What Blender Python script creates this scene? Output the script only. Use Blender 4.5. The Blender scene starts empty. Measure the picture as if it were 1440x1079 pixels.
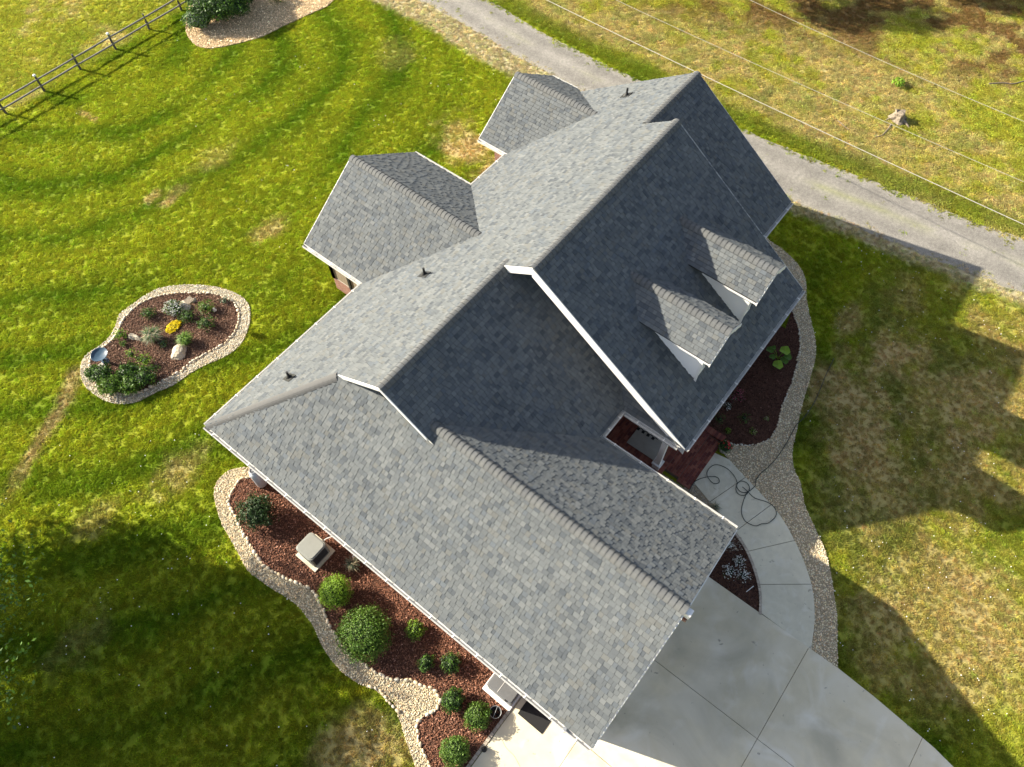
import bpy, bmesh, math, random
import numpy as np
from mathutils import Vector, Matrix, Euler
random.seed(7); RNG = np.random.default_rng(7)
S = bpy.context.scene; COL = S.collection
# ------------------------------------------------------------------ camera
F, T, RL, A, H = 1058.2, .528, -.006, .899, 24.8
ct, st, cr, sr, ca, sa = math.cos(T), math.sin(T), math.cos(RL), math.sin(RL), math.cos(A), math.sin(A)
M = (np.array([[cr, sr, 0], [-sr, cr, 0], [0, 0, 1]]) @ np.array([[1, 0, 0], [0, ct, st], [0, -st, ct]])
     @ np.array([[ca, -sa, 0], [sa, ca, 0], [0, 0, 1]]))
cam = bpy.data.objects.new('camera', bpy.data.cameras.new('camera')); COL.objects.link(cam)
cam.data.sensor_width = 36; cam.data.lens = F / 1440 * 36; cam.data.clip_end = 3000; cam.data.clip_start = .5
mw = Matrix([list(r) for r in M.T]).to_4x4(); mw.translation = (0, 0, H); cam.matrix_world = mw
S.camera = cam
# ------------------------------------------------------------------ light
SUN_EL, SUN_AZ = 25.5, (-.34, .94)          # direction on the ground towards the sun
wd = bpy.data.worlds.new('World'); S.world = wd; wd.use_nodes = True
nt = wd.node_tree; bg = nt.nodes['Background']; sky = nt.nodes.new('ShaderNodeTexSky')
sky.sky_type = 'NISHITA'; sky.sun_disc = False; sky.sun_elevation = math.radians(SUN_EL)
sky.sun_rotation = math.atan2(SUN_AZ[0], SUN_AZ[1]); sky.dust_density = 2.0; sky.ozone_density = 1.2
hz_ = nt.nodes.new('ShaderNodeHueSaturation'); hz_.inputs['Saturation'].default_value = .72      # hazy, paler sky
nt.links.new(sky.outputs[0], hz_.inputs['Color']); nt.links.new(hz_.outputs[0], bg.inputs[0]); bg.inputs[1].default_value = .074
sl = bpy.data.lights.new('sun', 'SUN'); sl.energy = 5.0; sl.angle = math.radians(.55); sl.color = (1, .91, .74)
sun = bpy.data.objects.new('sun', sl); COL.objects.link(sun)
e_ = math.radians(SUN_EL); az = Vector((SUN_AZ[0], SUN_AZ[1])).normalized()
sdir = Vector((az.x * math.cos(e_), az.y * math.cos(e_), math.sin(e_)))
sun.rotation_euler = sdir.to_track_quat('Z', 'Y').to_euler(); sun.location = sdir * 60
S.view_settings.view_transform = 'Standard'; S.view_settings.look = 'None'
S.view_settings.exposure = 1.7; S.view_settings.gamma = 1; S.view_settings.use_curve_mapping = False

def G(x, y, z=0.0):                            # where the ray through a pixel of the photograph meets height z
    d = M.T @ np.array([(x - 720) / F, -(y - 539.5) / F, -1]); k = (z - H) / d[2]
    return Vector((d[0] * k, d[1] * k, z))
def GP(pts, z=0.0): return [G(x, y, z) for x, y in pts]
# ------------------------------------------------------------------ materials
def mat(name, base=(.5, .5, .5), rough=.8, noise=None, bump=None, attr=None, spec=.3, metal=0, coat=0, objcol=False, island=0, var2=None, trans=0, slabvar=0):
    m = bpy.data.materials.new(name); m.use_nodes = True; n = m.node_tree.nodes; L = m.node_tree.links
    b = n['Principled BSDF']; b.inputs['Roughness'].default_value = rough; b.inputs['Metallic'].default_value = metal
    b.inputs['Specular IOR Level'].default_value = spec; b.inputs['Coat Weight'].default_value = coat
    geo = n.new('ShaderNodeNewGeometry')
    if attr:
        a = n.new('ShaderNodeAttribute'); a.attribute_name = attr[0]; a.attribute_type = attr[1]; c = a.outputs['Color']
    elif objcol:
        a = n.new('ShaderNodeObjectInfo'); c = a.outputs['Color']
    else:
        a = n.new('ShaderNodeRGB'); a.outputs[0].default_value = (*base, 1); c = a.outputs[0]
    def hsv(c, fac, lo, hi):
        mr = n.new('ShaderNodeMapRange'); mr.inputs['To Min'].default_value = lo; mr.inputs['To Max'].default_value = hi
        mr.clamp = False
        L.new(fac, mr.inputs['Value']); h = n.new('ShaderNodeHueSaturation'); L.new(mr.outputs[0], h.inputs['Value']); L.new(c, h.inputs['Color'])
        return h.outputs[0]
    if noise:
        for sc, amt, *rest in noise:
            t = n.new('ShaderNodeTexNoise'); t.inputs['Scale'].default_value = sc; t.inputs['Detail'].default_value = 5
            L.new(geo.outputs['Position'], t.inputs['Vector']) if not rest else L.new(n.new('ShaderNodeTexCoord').outputs['Object'], t.inputs['Vector'])
            c = hsv(c, t.outputs['Fac'], 1 - amt * 1.5, 1 + amt * 1.5)
    if slabvar:
        oi = n.new('ShaderNodeObjectInfo'); c = hsv(c, oi.outputs['Random'], 1 - slabvar, 1 + slabvar)
    if island:
        c = hsv(c, geo.outputs['Random Per Island'], 1 - island, 1 + island)
    for col2, sc, lo, hi, *ds in (var2 if isinstance(var2, list) else [var2] if var2 else []):   # further colours mixed in blotches
        t = n.new('ShaderNodeTexNoise'); t.inputs['Scale'].default_value = sc; t.inputs['Detail'].default_value = 6; t.inputs['Distortion'].default_value = ds[0] if ds else 0
        L.new(geo.outputs['Position'], t.inputs['Vector'])
        mr = n.new('ShaderNodeMapRange'); mr.inputs['From Min'].default_value = lo; mr.inputs['From Max'].default_value = hi
        L.new(t.outputs['Fac'], mr.inputs['Value'])
        mx = n.new('ShaderNodeMix'); mx.data_type = 'RGBA'; L.new(mr.outputs[0], mx.inputs[0]); L.new(c, mx.inputs[6]); mx.inputs[7].default_value = (*col2, 1)
        c = mx.outputs[2]
    L.new(c, b.inputs['Base Color'])
    if bump:
        t = n.new('ShaderNodeTexNoise'); t.inputs['Scale'].default_value = bump[0]; t.inputs['Detail'].default_value = 6
        L.new(geo.outputs['Position'], t.inputs['Vector']); bp = n.new('ShaderNodeBump')
        bp.inputs['Strength'].default_value = bump[1]; bp.inputs['Distance'].default_value = bump[2] if len(bump) > 2 else .02
        L.new(t.outputs['Fac'], bp.inputs['Height']); L.new(bp.outputs[0], b.inputs['Normal'])
    if trans:
        tr = n.new('ShaderNodeBsdfTranslucent'); L.new(c, tr.inputs['Color']); ms = n.new('ShaderNodeMixShader'); ms.inputs[0].default_value = trans
        L.new(b.outputs[0], ms.inputs[1]); L.new(tr.outputs[0], ms.inputs[2]); L.new(ms.outputs[0], n['Material Output'].inputs['Surface'])
    return m
m_lawn = mat('lawn', attr=('col', 'GEOMETRY'), rough=.95, spec=.1, noise=[(1.3, .12), (9, .15), (60, .35)], bump=(60, .6, .03))
m_blade = mat('grass_blade', attr=('col', 'INSTANCER'), rough=.85, spec=.08, island=.25, trans=.45)
m_stone_i = mat('pebble', attr=('col', 'INSTANCER'), rough=.8, noise=[(30, .1)])
m_chip_i = mat('bark_chip', attr=('col', 'INSTANCER'), rough=.85, spec=.2)
m_mulch = mat('mulch_soil', (.095, .044, .028), .95, noise=[(3, .3), (35, .7)], bump=(45, 1, .05))
m_straw = mat('straw_mulch', (.50, .38, .22), .95, noise=[(2, .25), (40, .45)], bump=(40, 1, .05), var2=((.18, .12, .06), 6, .5, .7))
m_gravel = mat('gravel_bed', (.36, .30, .20), .95, noise=[(14, .4), (60, .7)], bump=(50, 1, .04))
m_road = mat('gravel_road', attr=('col', 'GEOMETRY'), rough=.95, noise=[(1.1, .2), (7, .25), (40, .6)], bump=(60, 1, .04))
m_conc = mat('concrete', (.56, .50, .36), .8, spec=.2, noise=[(.5, .12), (3, .09), (60, .08)], bump=(90, .25, .01), slabvar=.07, var2=[((.60, .55, .43), .45, .45, .62, 1.5), ((.66, .62, .52), .7, .54, .72, 1.2), ((.42, .385, .29), .35, .52, .72, 1.0), ((.30, .28, .23), 5, .68, .74, .5)])
m_walk = mat('walk_concrete', (.54, .505, .39), .8, spec=.2, noise=[(.8, .10), (5, .10), (60, .08)], bump=(90, .25, .01), slabvar=.06, var2=[((.58, .55, .45), 1.5, .52, .66, 2), ((.33, .31, .25), 6, .66, .74, .5)])
m_shing = mat('shingle', attr=('col', 'GEOMETRY'), rough=.88, spec=.2, noise=[(.7, .08), (160, .22)], bump=(220, .35, .006))
m_shing_o = mat('shingle_single', objcol=True, rough=.88, spec=.2, noise=[(.7, .08), (160, .22)], bump=(220, .35, .006))
m_under = mat('roof_underlay', (.035, .036, .038), .9)
m_white = mat('white_trim', (.72, .71, .69), .5, noise=[(2, .05)])
m_gut = mat('white_gutter', (0.555, 0.547, 0.525), .4, noise=[(3, .1)])
m_siding = mat('white_siding', (.76, .755, .74), .55)
m_black = mat('black_rubber', (.012, .012, .013), .7)
m_plastic = mat('black_plastic', (.02, .021, .022), .5)
m_metal = mat('galvanised_metal', (0.413, 0.420, 0.427), .35, metal=.6)
m_tank = mat('tank_enamel', (0.465, 0.488, 0.525), .3, noise=[(6, .08)])
m_unit = mat('beige_steel', (.215, .22, .20), .45, noise=[(8, .06)])
m_unitd = mat('grille_steel', (0.055, 0.058, 0.060), .5)
m_gen = mat('grey_lid', (0.119, 0.122, 0.126), .45, noise=[(5, .12)])
m_fence = mat('weathered_rail', (.17, .16, .145), .85, noise=[(10, .3)])
m_post = mat('dark_post', (.075, .07, .062), .85, noise=[(14, .3)])
m_hose = mat('dark_hose', (.022, .03, .028), .45)
m_wire = mat('cable', (.36, .34, .30), .6)
m_rock = mat('boulder', (0.391, 0.340, 0.264), .9, noise=[(5, .3), (30, .2)], bump=(12, .8, .06))
m_edge = mat('edging_stone', objcol=True, rough=.85, noise=[(25, .2)])
m_paver = mat('paver', objcol=True, rough=.85, noise=[(25, .2)])
m_brick = mat('red_brick', attr=('col', 'GEOMETRY'), rough=.85, noise=[(30, .2)])
m_mortar = mat('mortar', (.16, .12, .10), .95)
m_dish = mat('blue_glaze', (.035, .065, .10), .2, coat=.4)
m_terra = mat('pale_pot', (0.375, 0.352, 0.315), .8, noise=[(9, .15)])
m_bark = mat('bark', (.13, .095, .065), .95, noise=[(9, .4)], bump=(18, 1, .08))
m_dead = mat('bleached_wood', (.20, .165, .125), .9, noise=[(12, .4)], bump=(20, 1, .05))
m_glass = mat('window_glass', (.02, .025, .03), .08, spec=.6)
m_rug = mat('porch_rug', (0.300, 0.285, 0.247), .9, noise=[(5, .12)])
def wallbrick():
    m = bpy.data.materials.new('brick_wall'); m.use_nodes = True; n = m.node_tree.nodes; L = m.node_tree.links
    b = n['Principled BSDF']; b.inputs['Roughness'].default_value = .9
    geo = n.new('ShaderNodeNewGeometry'); sp = n.new('ShaderNodeSeparateXYZ'); L.new(geo.outputs['Position'], sp.inputs[0])
    ad = n.new('ShaderNodeMath'); L.new(sp.outputs[0], ad.inputs[0]); L.new(sp.outputs[1], ad.inputs[1])
    cb = n.new('ShaderNodeCombineXYZ'); L.new(ad.outputs[0], cb.inputs[0]); L.new(sp.outputs[2], cb.inputs[1])
    t = n.new('ShaderNodeTexBrick'); L.new(cb.outputs[0], t.inputs['Vector']); t.inputs['Scale'].default_value = 1
    t.inputs['Brick Width'].default_value = .21; t.inputs['Row Height'].default_value = .075; t.inputs['Mortar Size'].default_value = .008
    t.inputs['Color1'].default_value = (.26, .10, .06, 1); t.inputs['Color2'].default_value = (.17, .06, .04, 1); t.inputs['Mortar'].default_value = (.32, .28, .24, 1)
    L.new(t.outputs['Color'], b.inputs['Base Color']); bp = n.new('ShaderNodeBump'); bp.invert = True; bp.inputs['Distance'].default_value = .01
    L.new(t.outputs['Fac'], bp.inputs['Height']); L.new(bp.outputs[0], b.inputs['Normal']); return m
m_wall = wallbrick()
def leafmat(name, c, trans=.3, isl=.35): return mat(name, c, .55, island=isl, spec=.35, trans=trans, noise=[(3, .2)])
m_leaf_dark = leafmat('leaf_dark', (0.029, 0.061, 0.018)); m_leaf_mid = leafmat('leaf_mid', (0.074, 0.156, 0.018))
m_leaf_lite = leafmat('leaf_bright', (0.197, 0.328, 0.025)); m_leaf_olive = leafmat('leaf_box', (0.107, 0.180, 0.025))
m_leaf_tree = leafmat('leaf_tree', (.07, .13, .025)); m_leaf_grey = leafmat('leaf_bluegrey', (0.107, 0.156, 0.098))
m_straw_b = leafmat('dry_blade', (0.344, 0.279, 0.180)); m_yel = leafmat('yellow_petal', (.75, .62, .02)); m_wht = leafmat('white_petal', (.8, .8, .78), .2, .1)
m_red = leafmat('red_petal', (.5, .03, .03)); m_pink = leafmat('pink_petal', (.42, .10, .16))
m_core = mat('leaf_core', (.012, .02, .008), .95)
# ------------------------------------------------------------------ builders
class MB:
    def __init__(s): s.v = []; s.f = []; s.mi = []; s.c = []
    def poly(s, pts, mi=0, col=None):
        k = len(s.v); s.v += [tuple(p) for p in pts]; s.f.append(tuple(range(k, k + len(pts)))); s.mi.append(mi)
        if col is not None: s.c += [col] * len(pts)
    def box(s, a, b, mi=0, col=None, X=None):
        P = [Vector((x, y, z)) for z in (a[2], b[2]) for y in (a[1], b[1]) for x in (a[0], b[0])]
        if X: P = [X @ p for p in P]
        k = len(s.v); s.v += [tuple(p) for p in P]
        for q in ((0, 2, 3, 1), (4, 5, 7, 6), (0, 1, 5, 4), (2, 6, 7, 3), (0, 4, 6, 2), (1, 3, 7, 5)):
            s.f.append(tuple(k + i for i in q)); s.mi.append(mi)
        if col is not None: s.c += [col] * 8
    def prism(s, pts, z0, z1, mi=0, col=None, side=None):     # plan polygon extruded
        k = len(s.v); n = len(pts); s.v += [(p[0], p[1], z0) for p in pts] + [(p[0], p[1], z1) for p in pts]
        s.f.append(tuple(k + n + i for i in range(n))); s.mi.append(mi); s.f.append(tuple(k + i for i in reversed(range(n)))); s.mi.append(mi)
        for i in range(n):
            j = (i + 1) % n; s.f.append((k + i, k + j, k + n + j, k + n + i)); s.mi.append(mi if side is None else side)
        if col is not None: s.c += [col] * (2 * n)
    def slab(s, top, down, mi=0, side=0, bot=0):              # 3D polygon thickened by vector
        k = len(s.v); n = len(top); d = Vector(down); s.v += [tuple(p) for p in top] + [tuple(Vector(p) + d) for p in top]
        s.f.append(tuple(k + i for i in range(n))); s.mi.append(mi); s.f.append(tuple(k + n + i for i in reversed(range(n)))); s.mi.append(bot)
        for i in range(n):
            j = (i + 1) % n; s.f.append((k + i, k + n + i, k + n + j, k + j)); s.mi.append(side)
    def tube(s, path, r, seg=8, mi=0, cap=True):
        path = [Vector(p) for p in path]; n = len(path); k = len(s.v)
        rs = r if isinstance(r, (list, tuple)) else [r] * n
        up = Vector((0, 0, 1))
        for i, p in enumerate(path):
            t = (path[min(i + 1, n - 1)] - path[max(i - 1, 0)]).normalized()
            a = t.cross(up); a = a.normalized() if a.length > 1e-3 else t.cross(Vector((1, 0, 0))).normalized(); b = t.cross(a)
            for j in range(seg):
                q = 2 * math.pi * j / seg; s.v.append(tuple(p + rs[i] * (math.cos(q) * a + math.sin(q) * b)))
        for i in range(n - 1):
            for j in range(seg):
                a0 = k + i * seg + j; a1 = k + i * seg + (j + 1) % seg; s.f.append((a0, a1, a1 + seg, a0 + seg)); s.mi.append(mi)
        if cap:
            s.f.append(tuple(k + j for j in reversed(range(seg)))); s.mi.append(mi)
            s.f.append(tuple(k + (n - 1) * seg + j for j in range(seg))); s.mi.append(mi)
    def lathe(s, c, prof, seg=20, mi=0, ax=None):             # profile of (radius, height)
        k = len(s.v); X = ax or Matrix.Identity(3)
        for r, z in prof:
            for j in range(seg):
                q = 2 * math.pi * j / seg; s.v.append(tuple(Vector(c) + X @ Vector((r * math.cos(q), r * math.sin(q), z))))
        for i in range(len(prof) - 1):
            for j in range(seg):
                a0 = k + i * seg + j; a1 = k + i * seg + (j + 1) % seg; s.f.append((a0, a1, a1 + seg, a0 + seg)); s.mi.append(mi)
    def blob(s, c, r, mi=0, seg=10, rings=6, jit=.12, rng=random, z0=None):
        k = len(s.v)
        for i in range(rings + 1):
            th = math.pi * i / rings
            for j in range(seg):
                q = 2 * math.pi * j / seg; w = 1 + rng.uniform(-jit, jit) if 0 < i < rings else 1
                p = [c[0] + r[0] * math.sin(th) * math.cos(q) * w, c[1] + r[1] * math.sin(th) * math.sin(q) * w, c[2] + r[2] * math.cos(th) * w]
                if z0 is not None: p[2] = max(p[2], z0)
                s.v.append(tuple(p))
        for i in range(rings):
            for j in range(seg):
                a0 = k + i * seg + j; a1 = k + i * seg + (j + 1) % seg; s.f.append((a0, a0 + seg, a1 + seg, a1)); s.mi.append(mi)
    def build(s, name, mats, parent=None, smooth=False, bevel=0):
        me = bpy.data.meshes.new(name); me.from_pydata(s.v, [], s.f)
        for m in (mats if isinstance(mats, (list, tuple)) else [mats]): me.materials.append(m)
        me.polygons.foreach_set('material_index', s.mi)
        if s.c:
            at = me.color_attributes.new('col', 'FLOAT_COLOR', 'POINT'); at.data.foreach_set('color', np.array([(*c[:3], 1) for c in s.c], dtype=np.float32).ravel())
        if smooth: me.polygons.foreach_set('use_smooth', [True] * len(me.polygons))
        me.update(); o = bpy.data.objects.new(name, me); COL.objects.link(o)
        if bevel:
            b = o.modifiers.new('bevel', 'BEVEL'); b.width = bevel; b.segments = 2; b.limit_method = 'ANGLE'
        if parent: o.parent = parent
        return o
def tag(o, label=None, cat=None, group=None, kind=None):
    if label: o['label'] = label
    if cat: o['category'] = cat
    if group: o['group'] = group
    if kind: o['kind'] = kind
    return o
def empty(name, loc=(0, 0, 0), label=None, cat=None, group=None, parent=None):
    o = bpy.data.objects.new(name, None); COL.objects.link(o); o.location = loc; o.empty_display_size = .3
    if parent: o.parent = parent
    return tag(o, label, cat, group)
def clip(poly, nx, ny, d):                    # keep the part where nx*x + ny*y <= d
    out = []
    for i in range(len(poly)):
        p, q = poly[i], poly[(i + 1) % len(poly)]; a = nx * p[0] + ny * p[1] - d; b = nx * q[0] + ny * q[1] - d
        if a <= 0: out.append(p)
        if (a < 0 < b) or (b < 0 < a):
            t = a / (a - b); out.append((p[0] + t * (q[0] - p[0]), p[1] + t * (q[1] - p[1])))
    return out
def area(p): return .5 * sum(p[i][0] * p[(i + 1) % len(p)][1] - p[(i + 1) % len(p)][0] * p[i][1] for i in range(len(p)))
def clipconvex(poly, cv):
    if area(cv) < 0: cv = cv[::-1]
    for i in range(len(cv)):
        a, b = cv[i], cv[(i + 1) % len(cv)]; nx, ny = b[1] - a[1], a[0] - b[0]
        poly = clip(poly, nx, ny, nx * a[0] + ny * a[1])
        if len(poly) < 3: return []
    return poly
def smoothline(pts, n=4, closed=False):       # Catmull-Rom
    P = [Vector(p) for p in pts]; N = len(P); out = []
    for i in range(N if closed else N - 1):
        g = (lambda k: P[k % N]) if closed else (lambda k: P[min(max(k, 0), N - 1)])
        a, b, c, d = g(i - 1), g(i), g(i + 1), g(i + 2)
        for k in range(n):
            t = k / n; out.append(.5 * ((2 * b) + (c - a) * t + (2 * a - 5 * b + 4 * c - d) * t * t + (3 * b - a - 3 * c + d) * t ** 3))
    if not closed: out.append(P[-1])
    return out
def inside(px, py, poly):                     # numpy point in polygon
    r = np.zeros(px.shape, bool); n = len(poly)
    for i in range(n):
        x1, y1 = poly[i][0], poly[i][1]; x2, y2 = poly[(i + 1) % n][0], poly[(i + 1) % n][1]
        c = ((y1 > py) != (y2 > py))
        if y1 != y2: r ^= c & (px < (x2 - x1) * (py - y1) / (y2 - y1) + x1)
    return r
_T = RNG.random((64, 64))
def vnoise(x, y):
    xi = np.floor(x).astype(int); yi = np.floor(y).astype(int); fx = x - xi; fy = y - yi; fx = fx * fx * (3 - 2 * fx); fy = fy * fy * (3 - 2 * fy)
    g = lambda a, b: _T[a & 63, b & 63]
    return (g(xi, yi) * (1 - fx) + g(xi + 1, yi) * fx) * (1 - fy) + (g(xi, yi + 1) * (1 - fx) + g(xi + 1, yi + 1) * fx) * fy
def fbm(x, y, o=4):
    s = 0; a = .5; t = 0
    for k in range(o): s = s + a * vnoise(x * 2 ** k + 7.3 * k, y * 2 ** k + 3.1 * k); t += a; a *= .55
    return s / t
def sstep(a, b, x): t = np.clip((x - a) / (b - a), 0, 1); return t * t * (3 - 2 * t)
# ------------------------------------------------------------------ ground outlines (traced, then placed on the ground)
outer_bed = [(372,650),(355,656.7),(334,658.5),(318,664.7),(305,678.7),(301,696.3),(305,715.7),(313,738.6),(325,759.7),(336.7,781),(348,802),(364,815),(382,828),(402,840),(420,853.5),(430,866),(441.6,882.7),(453,908.6),(469,932),(487,950),(507.6,963),(528,970.7),(541,982.3),(553,987.5),(559,1004),(567,1027.6),(575,1053.4),(582.6,1074),(590,1110),(600,1160)]
inner_bed = [(372,664),(350,672),(339,675),(329.6,686.7),(323.5,700),(322.6,710),(330.5,724.5),(337.5,740),(348,760),(358.7,777),(369,793),(385,804),(399,812.6),(413,818),(429,825),(436.5,829.7),(446.8,841),(453,854),(459.7,871),(467.5,888),(480,906),(494.6,921.5),(512.7,934.5),(533,947.4),(546,955),(559,956),(580,957),(595.5,965.5),(611,970),(619,985),(613.6,999),(598,1007),(587.7,1017),(587.7,1035),(593,1053.4),(603,1074),(612,1110),(622,1160)]
isl_out = [(113.5,527),(115,509),(125,496.5),(139,488),(152,476.7),(161.4,462),(168.6,442.4),(185,429.7),(203,417),(224.6,406),(248,401.7),(275,400.8),(302,403.5),(325.7,410),(342,419),(351,431.5),(352,449.6),(347,469.5),(336.5,487.5),(316.7,502),(291.4,512.8),(268,525.4),(244.5,541.7),(215.6,554.3),(194,565),(170.4,568.8),(150.6,565),(134.3,556),(119.9,543.5)]
isl_in = [(127,514.6),(134.3,498.3),(148.8,487.5),(163.2,473),(172.2,453.2),(186.7,437),(206.5,423.4),(231.8,415.3),(262.5,412.6),(295,413.5),(316.7,419),(331,428),(336.5,444.2),(333,462.2),(324,476.7),(307.7,488.4),(289.6,498.3),(271.5,509),(253.5,523.6),(233.6,534.5),(215.6,543.5),(194,552.5),(168.6,555),(147,550.7),(134.3,540)]
r_mulch = [(1113,437),(1122,461.5),(1125,486),(1120.5,510.4),(1113,541),(1099,571.6),(1094.5,596),(1082,617.5),(1061,626.6),(1036.5,626.6),(1019.6,620.5)]
r_outer = [(1068,322),(1080.8,338),(1100.7,351.4),(1122,372.8),(1132.8,394),(1134,421.7),(1140.4,452),(1146.5,480),(1146.5,504),(1137.4,538),(1126.7,574.6),(1120.5,605),(1114.4,630),(1116,657.8),(1125.4,679.8),(1131.7,711.3),(1145.8,742.8),(1160,774.3),(1167.9,805.8),(1172.6,837.3),(1177.3,872),(1177.3,903.5),(1178,942)]
walk_l = [(975.7,679.8),(997.8,706.6),(1023,735),(1042,758.6),(1054.5,780.6),(1065.5,812),(1070,837),(1069.6,862.5)]
walk_r = [(1024.6,646.8),(1048,672),(1070,695.6),(1095.4,724),(1114,755.4),(1130,790),(1141,824.7),(1145,859),(1143.6,887.7),(1139.5,914.5)]
top_bed = [(262,33),(263.5,50),(277,65),(300,68.4),(333.6,61.7),(367,53),(400,36.7),(443.6,16.7),(467,3.3),(490,-40),(420,-80),(300,-60),(268,5)]
SM = lambda p, n=3, c=False: smoothline(GP(p), n, c)
OB, IB, IO, II = SM(outer_bed), SM(inner_bed), SM(isl_out, 3, True), SM(isl_in, 3, True)
RM, RO, WL, WR, TB = SM(r_mulch), SM(r_outer), SM(walk_l), SM(walk_r), SM(top_bed, 3, True)
X_ = lambda *pp: [Vector((x, y, 0)) for x, y in pp]
UL, UR, WG, WREAR, UEND = 2.589, 10.225, -.56, 14.924, 23.30
WALLX = 3.04
MULCH1 = IB + X_((-5, 1.95), (3.3, 1.95), (3.3, 13.9))
GRAV1 = OB + list(reversed(IB))
GRAV2_out, GRAV2_in = IO, II
MULCH3 = RM + X_((14.3, 2.3), (14.4, 3.0), (20.0, 3.0), (20.0, 2.0))
GRAV3 = RO + list(reversed(WR)) + X_((13.9, 1.6), (14.25, 2.2)) + list(reversed(RM)) + X_((20.1, 2.6), (20.1, 5.2))
WALK = WL + list(reversed(WR)) + [G(1004, 637.3)]
MULCH4 = list(WL[8:]) + X_((9.52, -.6), (9.52, .3), (9.77, 1.2))
GRAV4 = list(WL[:12]) + X_((9.77, .0), (9.77, 4.9), (11.7, 4.9), (11.7, 1.6))
DRIVE = X_((9.5, .1), (9.5, -5.4), (9.42, -6.6), (9.3, -7.7), (9.2, -8.6), (8.9, -10), (8.2, -13), (7.5, -16), (-9, -16), (-9, 1.87), (3.02, 1.87), (3.02, .1))
ROAD_L = X_((27.2, 60), (27.1, 30), (27.2, 27), (26.95, 24), (26.7, 20.7), (26.45, 13), (26.37, 5), (26.67, 2.2), (26.98, -.85), (27.4, -3.8), (28.2, -9), (29.5, -20), (30, -60))
ROAD_R = X_((30.3, 60), (29.8, 30), (29.5, 25), (29.05, 21), (28.97, 17.8), (29.0, 12), (29.06, 9), (29.35, 5.3), (29.85, 1.4), (30.2, -2), (30.7, -5), (31.6, -10), (33, -20), (34, -60))
ROAD_L, ROAD_R = smoothline(ROAD_L, 4), smoothline(ROAD_R, 4)
ROAD = ROAD_L + list(reversed(ROAD_R))
HOUSE = X_((UL + .45, WREAR - .45), (UL + .45, -.1), (9.77, -.1), (9.77, 4.9), (14.2, 4.9), (14.2, 2.6), (19.3, 2.6), (19.3, 4.9), (22.85, 4.9), (22.85, 14.47))
D1B = X_((10.45, 14.3), (10.45, 17.4), (15.8, 17.4), (15.8, 14.3)); D2B = X_((18.95, 14.3), (18.95, 16), (23.1, 16), (23.1, 14.3))
BLOCK = [X_((9.3, .2), (9.62, .2), (9.62, -5.5), (9.3, -5.5)), X_((11.3, 1.2), (14.4, 1.35), (14.4, 2.8), (11.3, 2.8)), MULCH1, GRAV1, IO, TB, MULCH3, GRAV3, WALK, MULCH4, GRAV4, DRIVE, HOUSE, D1B, D2B]
# ------------------------------------------------------------------ lawn colour (what the turf itself is: lush, yellowing, straw, bare)
def patches(pl): return [(G(x, y), G(x + r, y)) for x, y, r in pl]
DRY = [((G(x, y)), rx, ry, amt) for x, y, rx, ry, amt in
       [(237,284,.35,.28,.95),(215,277,.5,.25,.6),(250,270,.5,.4,.4),(126,165,.22,.7,.75),(380,325,.9,.6,.55),(665,212,1.5,1.5,.8),(640,185,1.3,1.2,.55),(690,235,.8,.8,.7),(560,75,1.2,1.2,.25),
        (300,225,1.5,.8,.3),(62,618,.35,1.4,0),(135,735,1.1,.6,.35),(110,900,1.1,.9,.25),(250,665,1.4,.8,.5),(560,235,1,.8,.3),
        (1190,560,2.0,2.2,.75),(1215,620,1.6,1.8,.6),(1255,505,1.6,1.0,.8),(1290,500,1.0,.6,.6),(1235,690,2.2,1.8,.55),(1340,560,2.2,1.8,.6),(1400,560,2,1.6,.6),(1195,450,1.0,.5,.6),(1350,660,2,1.4,.5),
        (1240,870,1.3,1.2,.5),(1245,940,1,1,.4),(1340,850,2.5,2.5,.5),(1420,900,2,2,.5),(520,1040,1.4,1.0,.6),(470,1060,1,1,.5),(560,1055,.7,.8,.5)]]
WORN = smoothline(GP([(104,528),(97,548),(80,585),(58,618),(35,655),(15,690),(-10,730)]), 4)
ARC = (13.9, 38.6)
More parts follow.
